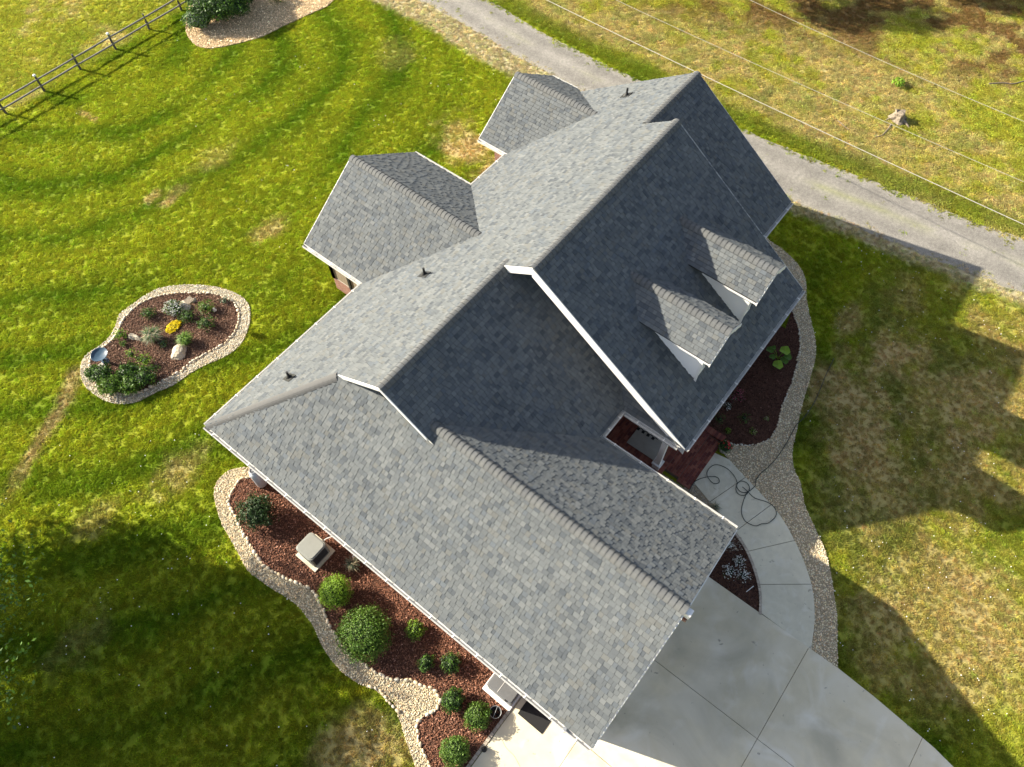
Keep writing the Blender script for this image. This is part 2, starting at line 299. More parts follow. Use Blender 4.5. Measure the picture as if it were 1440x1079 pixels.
def lawncol(x, y):
    n1 = fbm(x * .22, y * .22); n2 = fbm(x * .8 + 9, y * .8); n3 = fbm(x * 2.6, y * 2.6 + 5)
    lush = np.array([.135, .215, .012]); yel = np.array([.32, .352, .026]); tan = np.array([.47, .39, .19]); brn = np.array([.21, .13, .05]); pale = np.array([.40, .385, .065])
    # mowing bands: arcs on the left lawn
    rr = np.hypot(x - ARC[0], (y - ARC[1]) * .95) + (n1 - .5) * 2.2 + (fbm(x * .07, y * .07 + 50) - .5) * 2.5
    band = .5 + .5 * np.sin(rr * 2 * math.pi / 2.9 - .6); band2 = .5 + .5 * np.sin(rr * 2 * math.pi / .75)
    w = np.clip(.80 - .72 * (band ** 1.8) * sstep(.30, .62, fbm(x * .13 + 40, y * .13 + 11))  + .45 * (n2 - .5) + .16 * (band2 - .5) + .16 * (n3 - .5) + .5 * (n1 - .5), 0, 1)
    c = lush[None] * (1 - w[:, None]) + yel[None] * w[:, None]
    def mixin(c, col, a): a = np.clip(a, 0, 1)[:, None]; return c * (1 - a) + col[None] * a
    # beyond the fence: pale
    far = sstep(37.4, 38.1, y + .02 * x); c = mixin(c, pale, far * (.55 + .5 * (n2 - .4))); c = mixin(c, tan, far * sstep(.56, .72, n1 * .5 + n2 * .5) * .9)
    # front / right lawn: drier
    front = sstep(-.2, -3.5, y - .12 * (x - 12)) * sstep(9, 11, x) * sstep(27.5, 25.5, x)
    c = mixin(c, pale * .9, front * (.6 + .9 * (n2 - .4))); c = mixin(c, tan * np.array([.85, .78, .7]), front * sstep(.42, .64, .75 * n2 + .25 * n1) * .7)
    c = mixin(c, lush * .9, sstep(5, 3.5, np.abs(y + 1.5)) * sstep(10, 13, x) * sstep(25, 22, x) * sstep(.45, .62, n2) * .55)
    # field beyond the lane
    fld = sstep(29.2, 30.6, x + .08 * (y - 10) * 0)
    c = mixin(c, pale, fld * (.85 + .8 * (n2 - .45))); c = mixin(c, tan * np.array([1.0, .98, 1.0]), fld * sstep(.38, .58, .35 * n1 + .4 * n2 + .25 * n3) * .85)
    c = mixin(c, lush * 1.15, fld * sstep(.56, .68, n2 * .5 + fbm(x * 1.5 + 31, y * 1.5) * .5) * .35)
    c = mixin(c, brn, fld * sstep(38, 42, x + .3 * y) * sstep(.36, .56, n2) * .9)
    c = mixin(c, np.array([.19, .235, .025]), sstep(.9, .1, np.abs(x - np.interp(y, [p.y for p in reversed(ROAD_R)], [p.x for p in reversed(ROAD_R)]) - .65)) * (.5 + .5 * n3))
    # straw strip on the near side of the lane
    dl = np.interp(y, [p.y for p in reversed(ROAD_L)], [p.x for p in reversed(ROAD_L)]) - x
    wst = .55 + .9 * sstep(14, 24, y)
    c = mixin(c, np.array([.50, .43, .28]), sstep(wst + .35, wst - .2, dl + (n3 - .5) * .5) * (dl > -.4) * .9)
    for p, rx, ry, amt in DRY:
        d = np.hypot((x - p.x) / rx, (y - p.y) / ry) + (n3 - .5) * 1.3 + (n2 - .5) * 1.0; c = mixin(c, tan if x is None else tan * np.array([1.0, .93, .85]), sstep(1.25, .25, d) * min(1, amt * 1.25))
    dm = np.full(x.shape, 9.)
    for p in WORN: dm = np.minimum(dm, np.hypot(x - p.x, y - p.y))
    c = mixin(c, np.array([.40, .30, .15]), sstep(.45, .12, dm + (n3 - .5) * .3) * .8 * sstep(-4.2, -1.5, x))
    c *= (.94 + .12 * n3)[:, None]
    return c
def terrain(x, y):                            # the front lawn falls away very slightly
    return -.4 * sstep(-2, -9, y) * sstep(10.8, 15, x) * sstep(27, 23.5, x)
# lawn sheet
gx = np.concatenate([[-500, -150, -60, -30, -18], np.arange(-12, 54, .25), np.arange(54, 100, 1.0), [104, 120, 150, 200, 500]])
gy = np.concatenate([[-500, -150, -100], np.arange(-60, -14, 1.0), np.arange(-14, 50, .25), np.arange(50, 80, 1.0), [84, 100, 130, 200, 500]])
GX, GY = np.meshgrid(gx, gy); nx_, ny_ = len(gx), len(gy)
vz = .03 * (fbm(GX.ravel() * .5, GY.ravel() * .5) - .5)
vs = np.stack([GX.ravel(), GY.ravel(), vz - .012 + terrain(GX.ravel(), GY.ravel())], 1)
i0 = (np.arange(ny_ - 1)[:, None] * nx_ + np.arange(nx_ - 1)[None]).ravel()
fs = np.stack([i0, i0 + 1, i0 + 1 + nx_, i0 + nx_], 1)
me = bpy.data.meshes.new('lawn'); me.from_pydata(vs.tolist(), [], fs.tolist()); me.materials.append(m_lawn)
at = me.color_attributes.new('col', 'FLOAT_COLOR', 'POINT'); lc = lawncol(vs[:, 0], vs[:, 1]) * .8
at.data.foreach_set('color', np.concatenate([lc, np.ones((len(lc), 1))], 1).astype(np.float32).ravel())
lawn = bpy.data.objects.new('lawn', me); COL.objects.link(lawn); tag(lawn, 'wide mown lawn and dry field surrounding the house', None, None, 'structure')

def hull_mask(x, y, pad=3.0):                  # ground the camera and a side step can see
    P = [G(-200, -160), G(1680, -160), G(1680, 1330), G(-200, 1330)]
    return inside(x, y, P)
# scatter: a cloud of points, geometry nodes put one small mesh on each
def scatter(name, pts, cols, scl, srcs, label, zrot=True, tilt=0):
    me = bpy.data.meshes.new(name); me.vertices.add(len(pts)); me.vertices.foreach_set('co', np.asarray(pts, np.float32).ravel())
    a = me.attributes.new('col', 'FLOAT_COLOR', 'POINT'); a.data.foreach_set('color', np.concatenate([cols, np.ones((len(cols), 1))], 1).astype(np.float32).ravel())
    a = me.attributes.new('scl', 'FLOAT', 'POINT'); a.data.foreach_set('value', np.asarray(scl, np.float32))
    rot = np.stack([RNG.normal(0, tilt, len(pts)), RNG.normal(0, tilt, len(pts)), RNG.uniform(0, 6.28, len(pts))], 1)
    a = me.attributes.new('rot', 'FLOAT_VECTOR', 'POINT'); a.data.foreach_set('vector', rot.astype(np.float32).ravel())
    o = bpy.data.objects.new(name, me); COL.objects.link(o)
    ng = bpy.data.node_groups.new(name, 'GeometryNodeTree'); ng.interface.new_socket('Geometry', in_out='INPUT', socket_type='NodeSocketGeometry'); ng.interface.new_socket('Geometry', in_out='OUTPUT', socket_type='NodeSocketGeometry')
    N = ng.nodes; L = ng.links; gi = N.new('NodeGroupInput'); go = N.new('NodeGroupOutput')
    g2i = N.new('GeometryNodeGeometryToInstance')
    for s in srcs:
        oi = N.new('GeometryNodeObjectInfo'); oi.inputs['Object'].default_value = s; L.new(oi.outputs['Geometry'], g2i.inputs[0])
    iop = N.new('GeometryNodeInstanceOnPoints'); L.new(gi.outputs[0], iop.inputs['Points'])
    jn = N.new('GeometryNodeJoinGeometry')
    for s in srcs:
        oi = N.new('GeometryNodeObjectInfo'); oi.inputs['Object'].default_value = s; oi.inputs['As Instance'].default_value = True; L.new(oi.outputs['Geometry'], jn.inputs[0])
    N.remove(g2i); L.new(jn.outputs[0], iop.inputs['Instance']); iop.inputs['Pick Instance'].default_value = True
    for n_, sk, typ in (('scl', 'Scale', 'FLOAT'), ('rot', 'Rotation', 'FLOAT_VECTOR')):
        na = N.new('GeometryNodeInputNamedAttribute'); na.data_type = typ; na.inputs['Name'].default_value = n_; L.new(na.outputs['Attribute'], iop.inputs[sk])
    L.new(iop.outputs[0], go.inputs[0]); md = o.modifiers.new('scatter', 'NODES'); md.node_group = ng
    return tag(o, label, None, None, 'stuff')
def source(mb, name, m):
    o = mb.build(name, m); COL.objects.unlink(o); o.use_fake_user = True; return o
tufts = []
for k in range(4):
    mb = MB(); r = random.Random(k)
    for i in range(28):
        q = r.uniform(0, 6.28); d = r.uniform(0, .14); bx_, by_ = d * math.cos(q), d * math.sin(q); h = r.uniform(.018, .042); l = r.uniform(.03, .075); q2 = r.uniform(0, 6.28); w = r.uniform(.005, .010)
        a = Vector((bx_, by_, -.02)); sdv = Vector((-math.sin(q2), math.cos(q2), 0)) * w; md_ = a + Vector((math.cos(q2) * l * .4, math.sin(q2) * l * .4, h * .7 + .02)); tp = a + Vector((math.cos(q2) * l, math.sin(q2) * l, h + .02))
        mb.poly([a - sdv, a + sdv, md_ + sdv * .8, tp, md_ - sdv * .8])
    tufts.append(source(mb, 'tuft', m_blade))
NPT = 430000
px = RNG.uniform(-14, 58, NPT); py = RNG.uniform(-15, 51, NPT); ok = hull_mask(px, py); px, py = px[ok], py[ok]
jx, jy = px + RNG.normal(0, .05, len(px)), py + RNG.normal(0, .05, len(px))
ok = np.ones(len(px), bool)
for b in BLOCK: ok &= ~inside(jx, jy, b)
rd = inside(px + RNG.normal(0, .22, len(px)), py, ROAD) & (RNG.random(len(px)) < .992); xm = np.interp(py, [p.y for p in reversed(ROAD_L)], [p.x for p in reversed(ROAD_L)]) * .45 + np.interp(py, [p.y for p in reversed(ROAD_R)], [p.x for p in reversed(ROAD_R)]) * .55
strip = rd & (np.abs(px - xm + .1 * np.sin(py)) < .22) & (RNG.random(len(px)) < .35 * (fbm(px * .5, py * .5) > .42)) & (py < 9)
ok &= ~rd
px, py = px[ok], py[ok]; gc = lawncol(px, py) * RNG.uniform(.68, 1.38, (len(px), 1)) * np.array([1.15, 1.15, 1.1]) * (1 + RNG.normal(0, .06, (len(px), 3)))
dryn = sstep(.9, 1.5, gc[:, 0] / gc[:, 1])
scatter('grass', np.stack([px, py, terrain(px, py)], 1), gc, RNG.uniform(.6, 1.2, len(px)) * (1 - .4 * dryn) * (1 + .5 * (px > 29.5)), tufts, 'short turf grass blades over lawn and field')
# white clover specks in the shaded lawn
mb = MB(); mb.blob((0, 0, .05), (.018, .018, .012), seg=5, rings=3, jit=0); clover = source(mb, 'clover_head', m_wht)
cx = np.concatenate([RNG.uniform(9, 26, 700), RNG.uniform(-8, 3, 260), RNG.uniform(10, 30, 150)]); cy = np.concatenate([RNG.uniform(-12, 2, 700), RNG.uniform(2, 22, 260), RNG.uniform(17, 36, 150)])
ok = np.ones(len(cx), bool)
for b in BLOCK + [ROAD]: ok &= ~inside(cx, cy, b)
ok &= fbm(cx * .6 + 3, cy * .6) > .45; cx, cy = cx[ok], cy[ok]
scatter('clover_flowers', np.stack([cx, cy, .01 + terrain(cx, cy)], 1), np.ones((len(cx), 3)), RNG.uniform(.6, 1.3, len(cx)), [clover], 'tiny white clover heads dotted through the lawn')
# ------------------------------------------------------------------ ground sheets
def sheet(name, poly, z, m, label, kind='structure', skirt=.1):
    mb = MB(); mb.prism([(p[0], p[1]) for p in poly], z - skirt, z); o = mb.build(name, m)
    bm = bmesh.new(); bm.from_mesh(o.data); bmesh.ops.triangulate(bm, faces=[f for f in bm.faces if len(f.verts) > 4]); bmesh.ops.recalc_face_normals(bm, faces=bm.faces); bm.to_mesh(o.data); bm.free()
    return tag(o, label, None, None, kind)
sheet('mulch_bed', MULCH1, .030, m_mulch, 'red brown bark mulch bed along the long garage eave')
sheet('mulch_bed', II, .034, m_mulch, 'bark mulch inside the pebble ringed island bed')
sheet('mulch_bed', MULCH3, .030, m_mulch, 'dark mulch bed under the front eave beside the brick steps')
sheet('mulch_bed', MULCH4, .030, m_mulch, 'small dark mulch wedge between driveway and curved walk')
sheet('straw_bed', TB, .03, m_straw, 'straw coloured mulch bed around the big bush by the fence')
sheet('gravel_border', GRAV1, .022, m_gravel, 'pale river gravel border curving along the lawn side bed')
sheet('gravel_border', IO, .022, m_gravel, 'pale gravel ring around the island bed')
sheet('gravel_border', GRAV3, .022, m_gravel, 'wide tan gravel strip between curved walk and front lawn')
sheet('gravel_border', GRAV4, .018, m_gravel, 'narrow gravel strip under the garage eave beside the walk')
# lane
mb = MB(); nL = len(ROAD_L); ys = [p.y for p in ROAD_L]
yy = np.concatenate([[60, 50, 40], np.arange(34, -14, -.4), [-18, -25, -40, -60]])
cols = 13; k0 = 0
for yv in yy:
    a = np.interp(yv, [p.y for p in reversed(ROAD_L)], [p.x for p in reversed(ROAD_L)]); b = np.interp(yv, [p.y for p in reversed(ROAD_R)], [p.x for p in reversed(ROAD_R)])
    for i in range(cols):
        t = i / (cols - 1); x = a + (b - a) * t + (.12 * (random.random() - .5) if i in (0, cols - 1) else 0)
        mb.v.append((x, yv, .006 + .014 * math.sin(math.pi * t)))
        g = .55 * math.exp(-((t - .5) / .07) ** 2) * max(0, min(1, (fbm(np.array([x * .5]), np.array([yv * .5]))[0] - .38) * 5)) * (.9 if yv < 9 else .35); s = 1 + .14 * math.cos((t - .5) * 12.5)
        e = max(0, abs(t - .5) * 2 - .8) * 3
        s *= .9 + .2 * fbm(np.array([x * 2.0]), np.array([yv * .8]))[0]; c = [.245 * s, .23 * s, .208 * s]; g2 = [.22, .24, .06]; c = [c[j] * (1 - g * .9) + g2[j] * g * .9 for j in range(3)]; c = [c[j] * (1 - e * .5) + (.33, .29, .19)[j] * e * .5 for j in range(3)]
        mb.c.append(tuple(c))
for r_ in range(len(yy) - 1):
    for i in range(cols - 1):
        k = r_ * cols + i; mb.f.append((k, k + cols, k + cols + 1, k + 1)); mb.mi.append(0)
tag(mb.build('gravel_road', m_road), 'grey gravel lane with two worn wheel tracks behind the house', None, None, 'structure')
# driveway slabs
def polysplit(poly, lines, gap=.007):
    out = [poly]
    for nx, ny, d in lines:
        o2 = []
        for p in out:
            for q in (clip(p, nx, ny, d - gap), clip(p, -nx, -ny, -d - gap)):
                if len(q) > 2 and abs(area(q)) > .05: o2.append(q)
        out = o2
    return out
drive = tag(empty('driveway'), 'pale concrete driveway apron of large jointed slabs', None, None, 'structure')
base = MB(); base.prism([(p.x, p.y) for p in DRIVE], -.1, .018); ob = base.build('joint_bed', mat('joint', (.10, .095, .085), .95), drive)
D2 = [(p.x, p.y) for p in DRIVE]
right = clip(D2, -1, 0, -2.875); left = clip(D2, 1, 0, 2.86)
def slabs(poly, parent, z0, z1, m):
    mb = MB(); mb.prism(poly, z0, z1); o = mb.build('slab', m, parent, bevel=.008); return o
for p in polysplit(right, [(1, 0, 6.17), (0, 1, -4.36), (0, 1, -8.22), (0, 1, -12.1)]): slabs(p, drive, -.06, .05, m_conc)
for p in polysplit(left, [(0, 1, -.17), (0, 1, -4.36), (0, 1, -8.22), (0, 1, -12.1), (1, 0, -.6), (1, 0, -4.4)]): slabs(p, drive, -.06, .05, m_conc)
crk = MB(); crk.tube([Vector((p.x, p.y, .0505)) for p in smoothline(GP([(700.9,1036.8),(706,1041),(712,1052),(722,1062),(727,1070),(733,1082)]), 3)], .0035, 5)
crk.build('crack', m_plastic, drive)
# walkway slabs
walk = tag(empty('walkway'), 'curved concrete walk of five slabs from driveway to brick steps', None, None, 'structure')
mb = MB(); mb.prism([(p.x, p.y) for p in WALK], -.08, .016); mb.build('joint_bed', bpy.data.materials['joint'], walk)
wj = [((997.8,706.6),(1048,672)), ((1034,748),(1082,712)), ((1051,776),(1116,761)), ((1068.6,822.5),(1139,822.2))]
def pcs(poly, lines):
    rem = poly; out = []
    for a, b in lines:
        a, b = G(*a), G(*b); nx, ny = (b - a).y, -(b - a).x; l = math.hypot(nx, ny); nx /= l; ny /= l; d = nx * a.x + ny * a.y
        if nx * poly[0][0] + ny * poly[0][1] > d: nx, ny, d = -nx, -ny, -d
        out.append(clip(rem, nx, ny, d - .008)); rem = clip(rem, -nx, -ny, -d - .008)
    return out + [rem]
for p in pcs([(p.x, p.y) for p in WALK], wj): slabs(p, walk, -.05, .048, m_walk)
# pebbles and mulch chips
def polypts(poly, dens, hole=None):
    xs = [p[0] for p in poly]; ys = [p[1] for p in poly]; n = int((max(xs) - min(xs)) * (max(ys) - min(ys)) * dens)
    x = RNG.uniform(min(xs), max(xs), n); y = RNG.uniform(min(ys), max(ys), n); ok = inside(x, y, poly) & hull_mask(x, y)
    if hole is not None: ok &= ~inside(x, y, hole)
    return x[ok], y[ok]
peb = []
for k in range(4):
    r = random.Random(40 + k); mb = MB(); mb.blob((0, 0, 0), (r.uniform(.020, .03), r.uniform(.014, .02), .012), seg=7, rings=4, jit=.18, rng=r); peb.append(source(mb, 'pebble', m_stone_i))
def pebcol(n, base=(.42, .37, .29)):
    b = np.array(base)[None] * RNG.uniform(.45, 1.45, (n, 1)); k = RNG.random(n); b[k < .2] *= np.array([.85, .95, 1.1]); b[k > .85] *= np.array([1.15, .95, .8]); return np.clip(b, 0, .8)
for nm, (x, y), lab, bc in [('gravel', polypts(GRAV1, 800), 'loose pale river pebbles in the lawn side border', (.60, .50, .34)),
                        ('gravel', polypts(IO, 800, II), 'loose pale pebbles in the ring round the island bed', (.58, .52, .40)),
                        ('gravel', polypts(GRAV3, 650), 'loose tan pebbles beside the curved walk', (.66, .54, .37)),
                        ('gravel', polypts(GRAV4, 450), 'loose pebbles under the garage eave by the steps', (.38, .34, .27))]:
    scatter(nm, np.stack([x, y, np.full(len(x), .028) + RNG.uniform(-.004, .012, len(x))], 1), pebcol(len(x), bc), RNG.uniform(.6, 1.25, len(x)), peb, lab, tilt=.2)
chips = []
for k in range(4):
    r = random.Random(80 + k); mb = MB(); a, b = r.uniform(.015, .035), r.uniform(.006, .012); mb.box((-a, -b, -.004), (a, b, .005)); chips.append(source(mb, 'chip', m_chip_i))
for (x, y), lab, bc in [(polypts(MULCH1, 750), 'red brown bark chips in the long side bed', (.20, .090, .055)), (polypts(II, 750), 'bark chips in the island bed', (.15, .085, .055)),
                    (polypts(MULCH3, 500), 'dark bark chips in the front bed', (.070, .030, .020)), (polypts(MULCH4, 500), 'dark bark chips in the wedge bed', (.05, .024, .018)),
                    (polypts(TB, 600), 'pale straw pieces around the big bush', (.72, .54, .33))]:
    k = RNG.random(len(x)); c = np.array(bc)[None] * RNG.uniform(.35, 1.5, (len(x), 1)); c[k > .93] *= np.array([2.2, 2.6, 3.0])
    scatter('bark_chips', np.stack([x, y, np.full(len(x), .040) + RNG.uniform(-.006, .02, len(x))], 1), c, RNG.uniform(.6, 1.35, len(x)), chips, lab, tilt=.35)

# ================================================================== house
house = empty('house', (12, 7, 0), 'brick and white sided house under a many gabled grey shingle roof', 'house')
HM = house.matrix_world.copy(); HINV = Matrix.Translation((-12, -7, 0))
class HB(MB):                                  # builder whose mesh hangs under the house (world coordinates in, local out)
    def build(s, name, mats, parent=None, **k):
        s.v = [(p[0] - 12, p[1] - 7, p[2]) for p in s.v]
        return super().build(name, mats, parent or house, **k)
ZE, TA, TF = 2.8, .66, .691
TH = math.atan(TA); CT, ST_ = math.cos(TH), math.sin(TH)
PAL = [((.108,.117,.122), 6), ((.099,.108,.114), 6), ((.121,.129,.132), 4), ((.084,.093,.101), 4), ((.108,.112,.110), 2), ((.089,.101,.114), 2), ((.068,.077,.087), 2)]
PALX = [c for c, n in PAL for _ in range(n)]
SINGLES = []
def frame(ev, up, ye, ze, tan):
    th = math.atan(tan); c, s = math.cos(th), math.sin(th); e = Vector((ev[0], ev[1], 0)); u = Vector((up[0], up[1], 0))
    n = -u * s + Vector((0, 0, c)); sl_ = u * c + Vector((0, 0, s))
    O = u * ye + Vector((0, 0, ze))
    return e, sl_, n, O, c
def slope(name, plan, ev, up, ye, ze=ZE, tan=TA, convex=None, seed=0, thick=.15, single=False, parent=None, expo=.143, extra_clip=None):
    e, s_, n, O, c = frame(ev, up, ye, ze, tan); r = random.Random(seed)
    loc = lambda p: (p[0] * ev[0] + p[1] * ev[1], ((p[0] * up[0] + p[1] * up[1]) - ye) / c)
    P = [loc(p) for p in plan]; CV = [[loc(p) for p in q] for q in (convex or [plan])]
    W = lambda x, y, h: O + e * x + s_ * y + n * h
    mb = HB(); mb.slab([W(x, y, -.006) for x, y in P], (0, 0, -thick), 0, 0 if name == 'dormer_roof' else 1, 1)
    deck = mb.build(name, [m_under, m_white], parent)
    xs = [p[0] for p in P]; ys = [p[1] for p in P]
    mb = HB(); k = 0; y0 = min(ys)
    while y0 < max(ys):
        x = min(xs) - r.random() * .3; tone_run = r.choice(PALX); raised = r.random() < .5
        while x < max(xs):
            w = r.choice((.10, .125, .15, .175, .20)); raised = not raised if r.random() < .8 else raised
            if r.random() < .9: tone_run = r.choice(PALX)
            hb = .025 if raised else .012; rect = [(x + .002, y0), (x + w - .004, y0), (x + w - .004, y0 + expo - .009), (x + .002, y0 + expo - .009)]  # gap above each tab bares dark underlay, standing in for the butt's shadow line
            fv = r.uniform(.92, 1.08); col = tuple(v * fv for v in tone_run)
            for cv in CV:
                q = clipconvex(rect, cv)
                if len(q) < 3 or abs(area(q)) < 2e-4: continue
                H_ = lambda y: .002 + (hb - .002) * max(0, 1 - (y - y0) / expo)
                if single and abs(area(q)) > .98 * (w - .006) * (expo - .009):
                    SINGLES.append((W(x + w / 2, y0 + expo / 2, 0), (x, y0, w, hb, col, e, s_, n, O, deck, mb))); break
                tab(mb, q, H_, W, col)
            x += w
        y0 += expo
    PEND.append((mb, deck)); return deck
def tab(mb, q, H_, W, col):
    k = len(mb.v); m_ = len(q)
    mb.v += [tuple(W(x, y, H_(y))) for x, y in q] + [tuple(W(x, y, -.004)) for x, y in q]; mb.c += [col] * (2 * m_)
    if area(q) > 0: mb.f.append(tuple(k + i for i in range(m_)))
    else: mb.f.append(tuple(k + i for i in reversed(range(m_))))
    mb.mi.append(0)
    for i in range(m_):
        j = (i + 1) % m_; mb.f.append((k + i, k + m_ + i, k + m_ + j, k + j)); mb.mi.append(0)
PEND = []
UA, UB, UBR = 5.99, 11.61, 19.76
WA, WB, WC = 9.55, 8.41, 9.55
WH = WREAR - (UA - UL); UGR = 6.41
zA = ZE + TA * (WREAR - WA); zB_ = ZE + TA * (WREAR - WB)
EA, EB, EC = zA - TF * (WA - 4.48), zB_ - TF * (WB - 2.10), zA - TF * (WC - 4.46)
# rear plane of the main roof
rear = [(UL, WREAR), (UEND, WREAR), (UEND, WC), (UBR, WC), (UBR, WB), (UB, WB), (UB, WA), (UA, WA), (UA, WH)]
slope('roof_slope', rear, (1, 0), (0, -1), -WREAR, convex=[[(UL, WREAR), (UA, WREAR), (UA, WH)], [(UA, WREAR), (UB, WREAR), (UB, WA), (UA, WA)], [(UB, WREAR), (UBR, WREAR), (UBR, WB), (UB, WB)], [(UBR, WREAR), (UEND, WREAR), (UEND, WC), (UBR, WC)]], seed=1)
# front planes
slope('roof_slope', [(UA, WA), (UB + .54, WA), (UB + .54, 4.48), (UA, 4.48)], (-1, 0), (0, 1), 4.48, EA, TF, seed=2)
slope('roof_slope', [(UB, WB), (UBR, WB), (UBR, 2.10), (UB, 2.10)], (-1, 0), (0, 1), 2.10, EB, TF, seed=3)
slope('roof_slope', [(UBR - .5, WC), (UEND, WC), (UEND, 4.46), (UBR - .5, 4.46)], (-1, 0), (0, 1), 4.46, EC, TF, seed=4)
# garage wing
slope('roof_slope', [(UL, WREAR), (UL, WG), (UGR, WG), (UGR, 9.0), (UA + .3, 9.0), (UA + .3, 11.0), (UA, WH)], (0, -1), (1, 0), UL, seed=5, single=True,
      convex=[[(UL, WREAR), (UL, WH), (UA, WH)], [(UL, WH), (UL, WG), (UA, WG), (UA, WH)], [(UA, 11.0), (UA, WG), (UA + .3, WG), (UA + .3, 11.0)], [(UA + .3, 9.0), (UA + .3, WG), (UGR, WG), (UGR, 9.0)]])
slope('roof_slope', [(UGR, 9.0), (UGR, WG), (UR, WG), (UR, 4.5), (UR - 3.2, 8.6)], (0, 1), (-1, 0), -UR, seed=6, single=True)
# rear cross gables
D1U, D1W, D1V, D2U, D2W, D2V = 13.116, 3.109, 18.01, 21.043, 2.524, 16.40
for k, (u, w, v) in enumerate(((D1U, D1W, D1V), (D2U, D2W, D2V))):
    win = WREAR - w + .05
    slope('roof_slope', [(u - w, v), (u - w, WREAR - .0), (u, win - .1), (u, v)], (0, -1), (1, 0), u - w, seed=10 + k)
    slope('roof_slope', [(u + w, v), (u + w, WREAR - .0), (u, win - .1), (u, v)], (0, 1), (-1, 0), -(u + w), seed=12 + k)
# pent strip between porch eave and the big front gable
slope('roof_slope', [(11.52, 2.25), (11.60, 2.48), (12.15, 3.12), (12.15, 5.4), (11.52, 5.4)], (0, -1), (1, 0), 11.52, seed=15, thick=.1)
# dormers
DZ, DT = 5.04, .68 / .97
dormers = []
for k, ud in enumerate((14.30, 17.27)):
    d = empty('dormer', (0, 0, 0), parent=house); d['label'] = ('dormer nearer the brick steps' if k == 0 else 'dormer nearer the lane'); dormers.append(d)
    slope('dormer_roof', [(ud - .97, 2.80), (ud, 2.80), (ud, 6.9), (ud - .97, 6.9)], (0, -1), (1, 0), ud - .97, DZ, DT, seed=20 + k, thick=.045, parent=d)
    slope('dormer_roof', [(ud + .97, 2.80), (ud, 2.80), (ud, 6.9), (ud + .97, 6.9)], (0, 1), (-1, 0), -(ud + .97), DZ, DT, seed=22 + k, thick=.045, parent=d)
    for sx in (-1, 1):
        mb = HB(); uw = ud + sx * .73; zt = DZ + .24 * DT - .05
        mb.slab([(uw, 3.10, 3.3), (uw, 3.10, zt), (uw, 5.9, zt), (uw, 5.9, 5.1)], (-sx * .06, 0, 0)); mb.build('side_wall', m_siding, d)
        for q in range(9):                    # lap siding boards
            z = 3.62 + q * .17; w0 = 3.10; w1 = 2.1 + (z + .02 - EB) / TF
            if w1 > w0: b2 = HB(); b2.slab([(uw + sx * .026, w0, z), (uw + sx * .004, w0, z + .165), (uw + sx * .004, w1 + .2, z + .165), (uw + sx * .026, w1, z)], (-sx * .012, 0, 0)); b2.build('siding_board', m_siding, d)
        mb = HB(); mb.box((min(uw + sx * .005, uw + sx * .035), 3.05, 3.42), (max(uw + sx * .005, uw + sx * .035), 3.14, zt)); mb.build('corner_board', m_white, d)
    mb = HB(); mb.slab([(ud - .73, 3.10, 3.3), (ud + .73, 3.10, 3.3), (ud + .73, 3.10, DZ + .12), (ud, 3.10, DZ + .6), (ud - .73, 3.10, DZ + .12)], (0, .06, 0)); mb.build('front_wall', m_siding, d)
    mb = HB(); mb.box((ud - .38, 3.06, 3.75), (ud + .38, 3.12, 4.95)); mb.build('window_frame', m_white, d)
    mb = HB(); mb.box((ud - .32, 3.045, 3.81), (ud + .32, 3.065, 4.33)); mb.box((ud - .32, 3.045, 4.37), (ud + .32, 3.065, 4.89)); mb.build('pane', m_glass, d)
    for sx in (-1, 1):                         # rake boards
        mb = HB(); mb.slab([(ud, 2.775, 5.71), (ud + sx * .98, 2.775, DZ - .015), (ud + sx * .98, 2.775, DZ - .17), (ud, 2.775, 5.54)], (0, .03, 0)); mb.build('rake_board', m_white, d)
        mb = HB(); mb.box((min(ud + sx * .70, ud + sx * .945), 2.81, DZ - .17), (max(ud + sx * .70, ud + sx * .945), 4.1, DZ - .07)); mb.build('soffit', m_white, d)
# choose the 300 shingles that show largest, join the rest slope by slope
def depth(p): return -(M @ np.array([p[0], p[1], p[2] - H]))[2]
SINGLES.sort(key=lambda t: depth(t[0]) / (1 if t[1][5].y < 0 else .8)); cache = {}
for i, (P0, (x, y0, w, hb, col, e, s_, n, O, deck, mb)) in enumerate(SINGLES):
    W = lambda a, b, h: O + e * a + s_ * b + n * h
    q = [(x + .002, y0), (x + w - .004, y0), (x + w - .004, y0 + .134), (x + .002, y0 + .134)]
    if i >= 300: tab(mb, q, lambda y: .002 + (hb - .002) * max(0, 1 - (y - y0) / .143), W, col); continue
    key = (w, hb)
    if key not in cache:
        m2 = MB(); m2.c = []; tab(m2, [(0, 0), (w - .006, 0), (w - .006, .134), (0, .134)], lambda y: .002 + (hb - .002) * max(0, 1 - y / .143), lambda a, b, h: Vector((a, b, h)), (1, 1, 1)); m2.c = []
        t = m2.build('shingle', m_shing_o); cache[key] = t.data; bpy.data.objects.remove(t)
    o = bpy.data.objects.new('shingle', cache[key]); COL.objects.link(o)
    b = W(x + .0015, y0, 0) - Vector((12, 7, 0)); mt = Matrix((e, s_, n)).transposed().to_4x4(); mt.translation = b
    o.parent = deck; o.matrix_local = mt; o.color = (*col, 1)
for mb, deck in PEND:
    if mb.f: tag(mb.build('shingles', m_shing, deck if deck.parent == house else deck.parent), kind='stuff')
